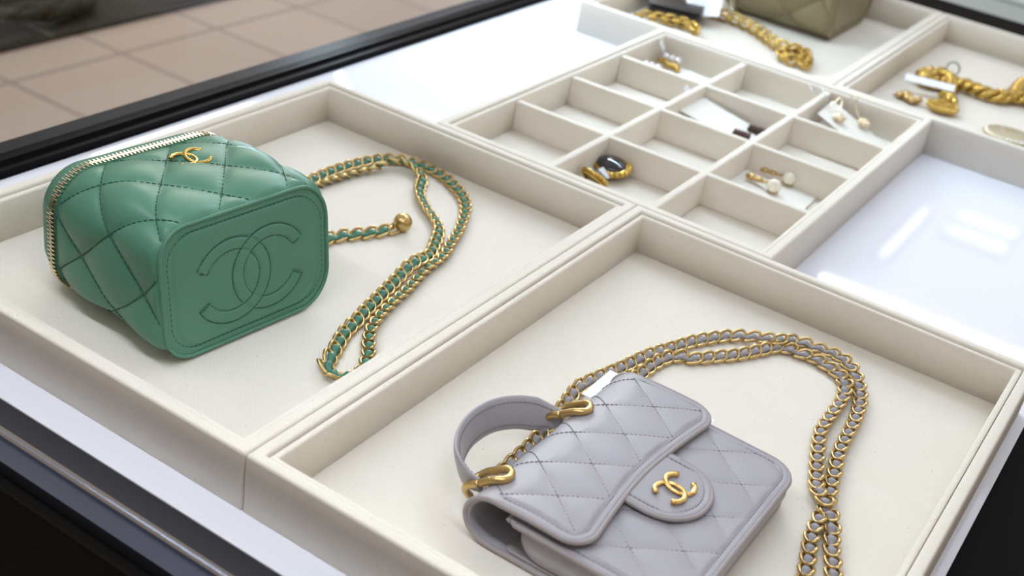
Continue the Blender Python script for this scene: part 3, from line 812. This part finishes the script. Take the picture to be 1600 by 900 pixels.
# closing tab
TX0, TX1, TY0, TY1 = 0.180, 0.2395, 0.1350, 0.1985
def hpl(x, y, d): return -0.0006 * math.exp(-((d - 0.0050) / 0.0010) ** 2) - 0.0012 * (1 - min(1, d / 0.0018)) ** 2
ztab = lambda x, y: 0.0432 - 0.0022 * max(0, (x - 0.19) / 0.05)
bm = bmesh.new(); tt, _ = plate(bm, TX0, TX1, TY0, TY1, lambda x, y: ztab(x, y) - 0.0036, ztab, 0.030, hpl, 50, 70)
for r in (tt,): pass
tab = keep(obj('closing_tab', bm, M_GREY), fb)
tab.location.z -= 0.0
bm = bmesh.new()
rim = [Vector((p.x, p.y, ztab(p.x, p.y) - 0.0020)) for p in tt[0] if p.x > 0.195] + [Vector((r[-1].x, r[-1].y, ztab(r[-1].x, 0) - 0.0020)) for r in tt[1:]] + [Vector((p.x, p.y, ztab(p.x, p.y) - 0.0020)) for p in reversed(tt[-1]) if p.x > 0.195][1:]
q_ = [rim[0]]
for p in rim[1:]:
    if (p - q_[-1]).length > 0.0012: q_.append(p)
tube(bm, q_, 0.0018, 8); keep(obj('tab_piping', bm, M_GREY2), tab)
bm = bmesh.new(); run = []
cxm = TX1 - 0.030
for k in range(20): run.append(Vector((0.196 + (cxm - 0.196) * k / 20, TY0 + 0.005, 0)))
for k in range(41):
    a = -PI / 2 + PI * k / 40; run.append(Vector((cxm + 0.025 * math.cos(a), (TY0 + TY1) / 2 + ((TY1 - TY0) / 2 - 0.005) * math.sin(a), 0)))
for k in range(20): run.append(Vector((cxm - (cxm - 0.196) * k / 20, TY1 - 0.005, 0)))
for p in run: p.z = ztab(p.x, 0) - 0.0004
dashes(bm, run, [UPV] * len(run), 0.0022, 0.0010, 0.00032); keep(obj('tab_stitching', bm, M_GRSTITCH), tab)
Zt = Vector((0.045, 0, 1)).normalized(); Xt = Vector((0.10, 0.995, 0)); Xt = (Xt - Zt * Xt.dot(Zt)).normalized(); Yt = Zt.cross(Xt)
Mt = Matrix(((Xt.x, Yt.x, Zt.x, 0.2165), (Xt.y, Yt.y, Zt.y, 0.1655), (Xt.z, Yt.z, Zt.z, 0.0428), (0, 0, 0, 1)))
o = cc_metal('tab_emblem', tab, Mt, 0.0062, 0.0094, 0.0100, 0.0018, M_GOLDW); o['label'] = 'worn gold emblem of two interlocked letters'
# top handle
hp = smooth_path([(0.1165, 0.0930, 0.031), (0.106, 0.0935, 0.031), (0.0930, 0.1010, 0.031), (0.0820, 0.1180, 0.031), (0.0765, 0.1400, 0.031), (0.0790, 0.1620, 0.031), (0.0890, 0.1780, 0.031), (0.102, 0.1880, 0.030), (0.1165, 0.1950, 0.030)], 0.002)
bm = bmesh.new(); fr = frames(hp, up=UPV); rings = []; N_ = len(hp)
for i, p in enumerate(hp):
    t, u, s = fr[i]; f = i / (N_ - 1); wdt = 0.0125 * min(1, 0.50 + 1.6 * min(f, 1 - f) * 2.2); th = 0.0022
    tl = Matrix.Rotation(-0.30, 3, t); uu = tl @ u; ss = tl @ s
    rings.append([p + uu * math.cos(2 * PI * k / 20) * wdt * (abs(math.cos(2 * PI * k / 20)) ** -0.35 if abs(math.cos(2 * PI * k / 20)) > 0.05 else 1) * 1.0 + ss * math.sin(2 * PI * k / 20) * th for k in range(20)])
loft(bm, rings); han = keep(obj('top_handle', bm, M_GREY), fb)
bm = bmesh.new()
for sg in (-1, 1):
    pts_, nr_ = [], []
    for i in range(4, N_ - 4):
        t, u, s = fr[i]; f = i / (N_ - 1); wdt = 0.0125 * min(1, 0.50 + 1.6 * min(f, 1 - f) * 2.2); tl = Matrix.Rotation(-0.30, 3, t); uu = tl @ u; ss = tl @ s
        inner = -ss if (Vector((0.12, 0.143, 0.03)) - hp[i]).dot(ss) < 0 else ss
        pts_.append(hp[i] + uu * sg * wdt * 0.66 + inner * 0.0021); nr_.append(inner)
    dashes(bm, pts_, nr_, 0.0022, 0.0010, 0.00032)
keep(obj('handle_stitching', bm, M_GRSTITCH), han)
def hardware(c, ang):
    c = Vector(c); bm = bmesh.new(); R = Matrix.Rotation(ang, 3, 'Z')
    # long open ring: two parallel bars reaching from the handle end over the spine
    pts = []
    for x, y in rrect(0.004, 0, 0.0125, 0.0072, 0.0068, 7):
        f = (x + 0.0085) / 0.025
        pts.append(c + R @ Vector((x, y, -0.004 + 0.0165 * math.sin(min(1, max(0, f)) * PI / 2))))
    tube(bm, pts, 0.0027, 10, closed=True, up=UPV)
    # hook that drops from the near bar towards the chain
    tube(bm, smooth_path([c + R @ Vector((0.000, -0.0085, 0.004)), c + R @ Vector((-0.0075, -0.0080, -0.001)), c + R @ Vector((-0.0100, -0.0050, -0.008)), c + R @ Vector((-0.0075, -0.0010, -0.0145))], 0.001), 0.0026, 10)
    return bm
for c, a in (((0.1165, 0.0950, 0.0335), 0.10), ((0.1165, 0.1970, 0.0335), 0.0)):
    o = keep(obj('handle_ring', hardware(c, a), M_GOLD), fb); o['label'] = 'chunky gold ring joining the handle'
# chain strap, two strands
GL3 = link_mesh('chain_link', 0.0080, 0.0045, 0.00135, M_GOLD)
s1 = [(0.108, 0.120), (0.1060, 0.145), (0.1054, 0.1684), (0.1046, 0.1807), (0.1023, 0.1939), (0.1004, 0.2058), (0.0989, 0.2217), (0.0954, 0.2452), (0.0927, 0.2602), (0.0955, 0.2817), (0.1037, 0.3151), (0.11, 0.3446), (0.1202, 0.3733), (0.1275, 0.3932), (0.1373, 0.4117), (0.1475, 0.4269), (0.1629, 0.4369), (0.1783, 0.4437), (0.1902, 0.4594), (0.2066, 0.464), (0.2245, 0.4641), (0.24, 0.4561), (0.254, 0.4412), (0.2646, 0.4211), (0.2711, 0.3955), (0.2741, 0.3703), (0.2759, 0.3523), (0.2783, 0.3332), (0.2829, 0.3145), (0.2865, 0.2958), (0.2915, 0.2791), (0.2933, 0.2601), (0.2954, 0.2381), (0.2996, 0.2191), (0.3049, 0.2002), (0.308, 0.1871), (0.3122, 0.1738), (0.318, 0.155)]
s2 = [(0.135, 0.272), (0.1260, 0.2830), (0.1200, 0.2963), (0.1190, 0.3136), (0.1193, 0.3341), (0.1221, 0.3514), (0.1275, 0.3615), (0.1375, 0.3680), (0.1468, 0.3801), (0.1581, 0.3948), (0.1686, 0.4118), (0.178, 0.4300), (0.1843, 0.4420), (0.1982, 0.4459), (0.2125, 0.4486), (0.2265, 0.4451), (0.2393, 0.4407), (0.2482, 0.4296), (0.2539, 0.4104), (0.2553, 0.3902), (0.2559, 0.3725), (0.2571, 0.3535), (0.2622, 0.334), (0.2685, 0.3143), (0.2751, 0.2958), (0.2801, 0.281), (0.2872, 0.2708), (0.2987, 0.2571), (0.3056, 0.2438), (0.3109, 0.2296), (0.3177, 0.2137), (0.3273, 0.1875), (0.334, 0.165)]
z1 = zpath(s1, ZF + 0.0042, ((0.178, 0.443, 0.02, 0.004), (0.235, 0.452, 0.025, 0.004)))
z2 = zpath(s2, ZF + 0.0042, ((0.289, 0.266, 0.016, 0.005), (0.127, 0.362, 0.012, 0.0)))
chain(fb, z1, 0.0118, GL3, M_GREY3, label='grey leather lace woven through the gold chain')
chain(fb, z2, 0.0118, GL3, M_GREY3, label='grey leather lace woven through the gold chain')

# white card tucked under the far end of the bag
bm = bmesh.new(); add_box(bm, 0.1045, 0.1945, 0.2655, 0.2890, 0.0205, 0.0210)
add_box(bm, 0.1045, 0.1150, 0.2450, 0.2656, 0.0205, 0.0210)
tag(obj('price_card', bm, M_CARD, None, False), 'plain white card peeking out behind the lilac-grey bag', 'card')

# ------------------------------------------------------------------ olive-beige vanity bag in the far tray
bb, _, _ = vanity('vanity_bag', 'olive-beige quilted leather vanity bag standing in the far tray', (-0.1000, 1.3230, 0.0078), (1, 0, 0), (0, 1, 0), 1.19, 0.150, 0.0, M_BEIGE, M_BSTITCH, M_BEIGE, M_TEETH, full=False)

def rope(bm, P, r_wire, r_link, pitch, zc, jig=0.0, m=None):
    pts = smooth_path([(x, y, zc) for x, y in P], pitch); fr = frames(pts, up=UPV)
    for i, p in enumerate(pts):
        t, u, s = fr[i]; roll = (PI / 2) * (i % 2) + 0.35
        a_ = s * math.cos(roll) + u * math.sin(roll)
        jx = Vector((random.uniform(-jig, jig), random.uniform(-jig, jig), random.uniform(0, jig)))
        tube(bm, [p + jx + t * math.cos(k * PI / 7) * r_link * 1.25 + a_ * math.sin(k * PI / 7) * r_link for k in range(14)], r_wire, 6, closed=True)
bm = bmesh.new()
rope(bm, [(-0.303, 1.313), (-0.2647, 1.2662), (-0.22, 1.2604), (-0.1825, 1.2453), (-0.1314, 1.2071), (-0.099, 1.2116), (-0.082, 1.195), (-0.0749, 1.1622)], 0.0024, 0.0080, 0.0095, ZF + 0.010)
rope(bm, [(-0.0990, 1.2116), (-0.118, 1.185), (-0.100, 1.165), (-0.082, 1.180)], 0.0022, 0.0070, 0.009, ZF + 0.009)
o = keep(obj('chain_strap', bm, M_GOLD2), bb); o['label'] = 'bright gold chain'
bm = bmesh.new(); rope(bm, [(-0.318, 1.140), (-0.2974, 1.1507), (-0.2691, 1.1665), (-0.245, 1.162), (-0.2332, 1.1500)], 0.0022, 0.0070, 0.009, ZF + 0.010)
tag(obj('chain_bracelet', bm, M_GOLD2), 'short bright gold chain lying below the black leather purse', 'chain')
# small black leather purse with a printed card on it
pu = thing('purse', 'small black leather purse lying beside the olive-beige bag', 'purse', (-0.315, 1.205, ZF))
bm = bmesh.new(); Mx = Matrix.Translation((-0.296, 1.205, 0)) @ Matrix.Rotation(0.32, 4, 'Z')
add_box(bm, -0.036, 0.040, -0.030, 0.045, ZF, ZF + 0.020, bev=0.006, mtx=Mx); keep(obj('body', bm, M_BLEATH), pu)
bm = bmesh.new(); add_box(bm, -0.037, 0.041, -0.031, 0.012, ZF + 0.0195, ZF + 0.0240, bev=0.002, mtx=Mx); keep(obj('flap', bm, M_BLEATH), pu)
cd = thing('price_tag', 'white printed tag leaning on the black leather purse', 'tag', (-0.262, 1.235, ZF))
Mx = Matrix.Translation((-0.262, 1.225, ZF + 0.022)) @ Matrix.Rotation(0.35, 4, 'Z') @ Matrix.Rotation(0.35, 4, 'X') @ Matrix.Rotation(-0.2, 4, 'Y')
bm = bmesh.new(); add_box(bm, -0.026, 0.026, -0.020, 0.040, -0.0004, 0.0004, mtx=Mx); keep(obj('card', bm, M_CARD, None, False), cd)
bm = bmesh.new()
for k in range(6):
    add_box(bm, -0.018, 0.010 + 0.006 * (k % 3 - 1), -0.012 + k * 0.0075, -0.0100 + k * 0.0075, 0.0004, 0.0006, mtx=Mx)
keep(obj('print', bm, M_INK, None, False), cd)

# ------------------------------------------------------------------ gold rope necklace and friends (far right tray)
nk = thing('necklace', 'thick gold rope necklace with a medallion lying in the far right tray', 'necklace', (0.11, 1.30, ZF))
def braid(bm, P, R, r, zc, tw=0.7, strands=3):
    pts = smooth_path([(x, y, zc) for x, y in P], 0.003); fr = frames(pts, up=UPV)
    for s_ in range(strands):
        ph = 2 * PI * s_ / strands
        tube(bm, [p + fr[i][2] * math.cos(i * tw + ph) * R + fr[i][1] * math.sin(i * tw + ph) * R for i, p in enumerate(pts)], r, 7)
bm = bmesh.new()
braid(bm, [(0.1050, 1.225), (0.1010, 1.262), (0.0900, 1.300), (0.0700, 1.312), (0.0560, 1.290), (0.0600, 1.265), (0.0750, 1.262), (0.0960, 1.290), (0.1161, 1.2966), (0.1447, 1.2903), (0.1640, 1.300), (0.1720, 1.330), (0.1700, 1.372), (0.1760, 1.410), (0.2000, 1.425), (0.235, 1.41)], 0.0058, 0.0044, ZF + 0.011, 0.42)
o = keep(obj('rope', bm, M_GOLD2), nk)
bm = bmesh.new(); braid(bm, [(0.160, 1.305), (0.180, 1.318), (0.205, 1.325), (0.240, 1.320)], 0.0055, 0.0042, ZF + 0.011, 0.42); keep(obj('rope_end', bm, M_GOLD2), nk)
bm = bmesh.new(); braid(bm, [(0.100, 1.232), (0.112, 1.222), (0.118, 1.205)], 0.005, 0.0045, ZF + 0.009, 0.5); keep(obj('pendant_loop', bm, M_GOLD2), nk)
bm = bmesh.new(); sphere(bm, (0.1130, 1.1850, ZF + 0.0065), 0.021, 1, 0.85, 0.26, 28)
for k in range(26):
    a = 2 * PI * k / 26; sphere(bm, (0.1130 + 0.0195 * math.cos(a), 1.1850 + 0.0165 * math.sin(a), ZF + 0.0085), 0.0026, seg=8)
for k in range(10):
    a = 2 * PI * k / 10; sphere(bm, (0.1130 + 0.010 * math.cos(a), 1.1850 + 0.0085 * math.sin(a), ZF + 0.0115), 0.0026, seg=8)
keep(obj('medallion', bm, M_GOLD2), nk)
bm = bmesh.new(); tube(bm, [(0.0860 + 0.009 * math.cos(k * PI / 10), 1.3180, ZF + 0.022 + 0.009 * math.sin(k * PI / 10)) for k in range(20)], 0.0012, 6, closed=True)
o = keep(obj('clasp_ring', bm, mat('dark_steel', (0.25, 0.27, 0.22), 0.3, 1.0)), nk); o['label'] = 'dark ring clasp'
Mx = Matrix.Translation((0.080, 1.222, ZF + 0.020)) @ Matrix.Rotation(0.25, 4, 'Z') @ Matrix.Rotation(0.28, 4, 'X')
bm = bmesh.new(); add_box(bm, -0.032, 0.034, -0.005, 0.011, -0.0005, 0.0005, mtx=Mx); 
tag(obj('price_tag', bm, M_CARD, None, False), 'white tag strip propped against the gold rope necklace', 'tag')
bm = bmesh.new()
for k, (x, y) in enumerate(((0.056, 1.183), (0.062, 1.190), (0.068, 1.180), (0.075, 1.176), (0.080, 1.182))):
    sphere(bm, (x, y, ZF + 0.006), 0.0055, 1, 1, 0.9, 12)
    tube(bm, [(x + 0.007 * math.cos(j * PI / 5), y + 0.007 * math.sin(j * PI / 5), ZF + 0.006 + 0.003 * math.sin(j)) for j in range(10)], 0.0012, 6, closed=True)
tag(obj('earring', bm, M_GOLD), 'small dark gold earring lying under the white tag strip', 'earring')
br = thing('brooch', 'large oval pale gold brooch set with crystals at the tray front', 'brooch', (0.205, 1.165, ZF))
bm = bmesh.new(); sphere(bm, (0.2080, 1.1600, ZF + 0.0075), 0.034, 1, 0.80, 0.20, 32); keep(obj('plate', bm, mat('brushed_pale_gold', (0.55, 0.48, 0.32), 0.45, 0.8)), br)
bm = bmesh.new()
for rr, cnt in ((0.030, 30), (0.022, 22), (0.013, 12)):
    for k in range(cnt):
        a = 2 * PI * k / cnt; sphere(bm, (0.2080 + rr * math.cos(a), 1.1600 + 0.8 * rr * math.sin(a), ZF + 0.0090 + (0.032 - rr) * 0.16), 0.0022, seg=8)
keep(obj('crystals', bm, M_CRYS), br)

# ------------------------------------------------------------------ earrings in the compartments
def card(x0, x1, y0, y1, z, tilt=0.0, rot=0.0, tx=0.0):
    cx, cy = (x0 + x1) / 2, (y0 + y1) / 2
    Mx = Matrix.Translation((cx, cy, z)) @ Matrix.Rotation(rot, 4, 'Z') @ Matrix.Rotation(tilt, 4, 'Y') @ Matrix.Rotation(tx, 4, 'X')
    bm = bmesh.new(); add_box(bm, -(x1 - x0) / 2, (x1 - x0) / 2, -(y1 - y0) / 2, (y1 - y0) / 2, -0.0005, 0.0005, mtx=Mx); return bm, Mx
# 1. onyx clip earrings in the front-left compartments
def onyx(label, c, rot, tilt, s=1.0):
    e = thing('clip_earring', label, 'earring', (c[0], c[1], ZF), 'onyx clip earrings')
    Mx = Matrix.Translation(c) @ Matrix.Rotation(rot, 4, 'Z') @ Matrix.Rotation(tilt, 4, 'X')
    M3 = Mx.to_3x3()
    bm = bmesh.new(); sphere(bm, c, 0.0138 * s, 1.25, 0.95, 0.48, 28, M3); st = keep(obj('stone', bm, M_ONYX), e); st['label'] = 'glossy black cabochon'
    bm = bmesh.new(); 
    tube(bm, [Mx @ Vector((0.0170 * s * math.cos(a), 0.0135 * s * math.sin(a), -0.0012)) for a in [2 * PI * k / 36 for k in range(36)]], 0.0024 * s, 10, closed=True)
    tube(bm, [Mx @ Vector((0.0165 * s * math.cos(a), 0.0130 * s * math.sin(a), -0.0045)) for a in [2 * PI * k / 36 for k in range(36)]], 0.0020 * s, 8, closed=True)
    for k in range(7):
        a = -0.9 + 0.3 * k; sphere(bm, Mx @ Vector((0.0200 * s * math.cos(a), 0.0165 * s * math.sin(a), -0.001)), 0.0030 * s, seg=10)
    keep(obj('setting', bm, M_GOLD2), e)
    bm = bmesh.new(); tube(bm, [Mx @ Vector((0.010 * s - 0.02 * s * k / 8, 0, -0.0065 - 0.003 * math.sin(PI * k / 8))) for k in range(9)], 0.0014, 6); keep(obj('clip', bm, M_GOLD2), e)
onyx('gold clip earring with a large black cabochon leaning upright', (-0.0860, 0.6350, ZF + 0.0130), -0.25, 0.22, 1.05)
onyx('gold clip earring tipped on its side beside the black cabochon one', (-0.0830, 0.5930, ZF + 0.0150), -0.25, -0.75, 0.8)
bm, _ = card(-0.090, -0.076, 0.612, 0.624, ZF + 0.010, 0.4); tag(obj('price_tag', bm, M_PLAST, None, False), 'tiny clear tag between the two black and gold earrings', 'tag')
# 2. pearl drop earrings on a card
bm, Mc = card(0.006, 0.096, 0.705, 0.792, ZF + 0.0035, 0.03, 0.04); tag(obj('earring_card', bm, M_CREAM, None, False), 'cream card under the pearl drop earrings', 'card')
bm, _ = card(0.000, 0.022, 0.770, 0.795, ZF + 0.018, 0.35, 0.3, 0.2); tag(obj('price_tag', bm, M_PLAST, None, False), 'crumpled clear tag behind the pearl drop earrings', 'tag')
def pearl(label, p0, p1):
    e = thing('pearl_earring', label, 'earring', (p1[0], p1[1], ZF), 'pearl drop earrings')
    p0 = Vector(p0); p1 = Vector(p1)
    bm = bmesh.new(); sphere(bm, p1, 0.0076, seg=24); o = keep(obj('pearl', bm, M_PEARL), e); o['label'] = 'round cream pearl'
    bm = bmesh.new()
    for k in range(8):
        f = k / 8; c = p0.lerp(p1, f * 0.82) + Vector((0, 0, 0.001 * math.sin(k * 2.1)))
        if k in (0, 1, 3, 4): sphere(bm, c, 0.0042 if k != 1 else 0.0052, 1, 1, 0.7, 10)
        else: tube(bm, [c + Vector((0.0028 * math.cos(j * PI / 5), 0.0024 * math.sin(j * PI / 5), 0.001 * math.sin(j))) for j in range(10)], 0.0008, 6, closed=True)
    keep(obj('chain_drop', bm, M_GOLD), e)
    bm = bmesh.new(); tube(bm, [p1 + Vector((0.0058 * math.cos(a), 0.0058 * math.sin(a), -0.0052)) for a in [2 * PI * k / 16 for k in range(16)]], 0.0008, 6, closed=True); keep(obj('setting', bm, M_GOLD), e)
pearl('pearl drop earring lying on the card nearer the compartment front', (0.0255, 0.7425, ZF + 0.0095), (0.0570, 0.7360, ZF + 0.0120))
pearl('pearl drop earring lying on the card farther from the compartment front', (0.0290, 0.7740, ZF + 0.0095), (0.0610, 0.7700, ZF + 0.0120))
# 3. long cream card with two brown stud earrings
A, B_, C_, D_ = Vector((-0.108, 0.826, 0.026)), Vector((-0.100, 0.888, 0.026)), Vector((-0.010, 0.880, 0.012)), Vector((-0.018, 0.822, 0.012))
bm = bmesh.new(); nrm = (D_ - A).cross(B_ - A).normalized() * 0.0008
rings = [[A, D_, C_, B_], [A + nrm, D_ + nrm, C_ + nrm, B_ + nrm]]; loft(bm, rings)
tag(obj('earring_card', bm, M_CREAM, None, False), 'long cream card slanting into its compartment with brown earrings', 'card')
for lab, x, y in (('dark brown oblong crystal earring nearer the compartment front', -0.0270, 0.8400), ('dark brown oblong crystal earring farther from the compartment front', -0.0205, 0.8690)):
    e = thing('crystal_earring', lab, 'earring', (x, y, ZF), 'brown crystal earrings')
    bm = bmesh.new(); Mx = Matrix.Translation((x, y, 0.0175)) @ Matrix.Rotation(0.15, 4, 'Z')
    add_box(bm, -0.0105, 0.0105, -0.0048, 0.0048, -0.003, 0.003, bev=0.002, mtx=Mx); keep(obj('setting', bm, M_BROWN), e)
    bm = bmesh.new()
    for k in range(5):
        for j in (-1, 1): sphere(bm, Mx @ Vector((-0.008 + k * 0.004, j * 0.0022, 0.003)), 0.0019, seg=8)
    keep(obj('crystals', bm, mat('brown_stone', (0.10, 0.05, 0.035), 0.08, 0.3)), e)
bm, _ = card(-0.118, -0.104, 0.850, 0.872, 0.036, 0.9, 0.3); tag(obj('price_tag', bm, M_PLAST, None, False), 'clear tag standing at the corner of the long cream card', 'tag')
# 4. drop earrings in the far-right compartment
A, B_, C_, D_ = Vector((0.0190, 0.955, 0.030)), Vector((0.0190, 1.005, 0.034)), Vector((0.104, 0.985, 0.010)), Vector((0.104, 0.935, 0.008))
bm = bmesh.new(); nrm = (D_ - A).cross(B_ - A).normalized() * 0.0008; loft(bm, [[A, D_, C_, B_], [A + nrm, D_ + nrm, C_ + nrm, B_ + nrm]])
tag(obj('earring_card', bm, M_CREAM, None, False), 'cream card slanting under the dangling gold earrings', 'card')
def drop(label, P):
    e = thing('drop_earring', label, 'earring', (P[0][0], P[0][1], ZF), 'dangling gold earrings')
    bm = bmesh.new(); tube(bm, smooth_path(P, 0.002), 0.0011, 6); keep(obj('hook', bm, M_PGOLD), e)
    bm = bmesh.new(); q = Vector(P[-1])
    for k in range(5): sphere(bm, q + Vector((0.005 * math.cos(k * 1.26), 0.005 * math.sin(k * 1.26), 0.001)), 0.0034, seg=10)
    sphere(bm, q + Vector((0, 0, 0.003)), 0.0034, seg=10); keep(obj('cluster', bm, M_PGOLD), e)
drop('dangling gold earring nearer the compartment front', [(0.026, 0.976, 0.036), (0.031, 0.990, 0.046), (0.037, 0.984, 0.040), (0.036, 0.974, 0.033), (0.043, 0.966, 0.030)])
drop('dangling gold earring nearer the compartment back wall', [(0.040, 1.004, 0.046), (0.048, 1.002, 0.050), (0.050, 0.996, 0.040), (0.060, 0.992, 0.030), (0.068, 0.988, 0.026)])
for lab, c in (('white tag pointing up at the left corner beside the dangling earrings', (-0.008, 1.004, 0.038)), ('clear tag resting over the divider beside the dangling earrings', (0.0135, 0.984, 0.046))):
    bm, _ = card(c[0] - 0.006, c[0] + 0.006, c[1] - 0.011, c[1] + 0.011, c[2], 0.9, 0.5); tag(obj('price_tag', bm, M_PLAST, None, False), lab, 'tag')
# 5. crystal earrings in the far-left compartment
def crys(label, x, y, z):
    e = thing('crystal_earring', label, 'earring', (x, y, ZF), 'gold crystal earrings')
    bm = bmesh.new()
    for k in range(7): sphere(bm, (x - 0.015 + k * 0.005, y + 0.003 * math.sin(k * 1.7) - k * 0.0015, z), 0.0042, seg=10)
    keep(obj('setting', bm, M_GOLD2), e)
    bm = bmesh.new()
    for k in range(3): sphere(bm, (x - 0.010 + k * 0.009, y + 0.002, z + 0.007), 0.0045, seg=12)
    keep(obj('crystals', bm, M_CRYS), e)
crys('gold earring with a row of clear crystals by the back wall', -0.1960, 0.9960, ZF + 0.0075)
crys('smaller crystal earring half hidden behind the divider', -0.1980, 0.9420, ZF + 0.0090)
bm, _ = card(-0.172, -0.128, 0.960, 0.995, ZF + 0.006, 0.02, -0.15); tag(obj('earring_card', bm, M_CARD, None, False), 'white card lying below the clear crystal earrings', 'card')
bm, _ = card(-0.215, -0.203, 0.975, 0.998, 0.036, 1.0, 0.4); tag(obj('price_tag', bm, M_PLAST, None, False), 'white tag standing by the clear crystal earrings', 'tag')

# ------------------------------------------------------------------ shop lamps that mirror in the glossy base
M_LAMP = bpy.data.materials.new('lamp_glow'); M_LAMP.use_nodes = True
b_ = M_LAMP.node_tree.nodes['Principled BSDF']; b_.inputs['Emission Color'].default_value = (1, 0.98, 0.95, 1); b_.inputs['Emission Strength'].default_value = 9
def lamp(label, x0, x1, y0, y1, z, strength_m):
    t = thing('ceiling_light', label, 'lamp', ((x0 + x1) / 2, (y0 + y1) / 2, z))
    bm = bmesh.new(); add_box(bm, x0 - 0.02, x1 + 0.02, y0 - 0.02, y1 + 0.02, z + 0.012, z + 0.05, bev=0.004); keep(obj('housing', bm, M_TRIM, None, False), t)
    bm = bmesh.new(); add_box(bm, x0, x1, y0, y1, z, z + 0.012, bev=0.003); keep(obj('diffuser', bm, strength_m, None, False), t)
M_LAMP3 = M_LAMP.copy(); M_LAMP3.name = 'dim_lamp_glow'; M_LAMP3.node_tree.nodes['Principled BSDF'].inputs['Emission Strength'].default_value = 2.2
M_LAMP2 = M_LAMP.copy(); M_LAMP2.name = 'warm_lamp_glow'; M_LAMP2.node_tree.nodes['Principled BSDF'].inputs['Emission Strength'].default_value = 1.3; M_LAMP2.node_tree.nodes['Principled BSDF'].inputs['Emission Color'].default_value = (1, 0.86, 0.74, 1)
lamp('short linear ceiling light running towards the back wall', -0.62, -0.575, 4.90, 5.60, 1.9, M_LAMP3)
for k_, lab_ in enumerate(('square warm ceiling light nearest the case', 'square warm ceiling light in the middle of its row', 'square warm ceiling light farthest from the case')):
    lamp(lab_, -0.46, -0.16, 5.42 + k_ * 0.22, 5.55 + k_ * 0.22, 1.9, M_LAMP2)
lamp('long linear ceiling light running across the shop', -0.74, 2.2, 4.45, 4.50, 1.9, M_LAMP)
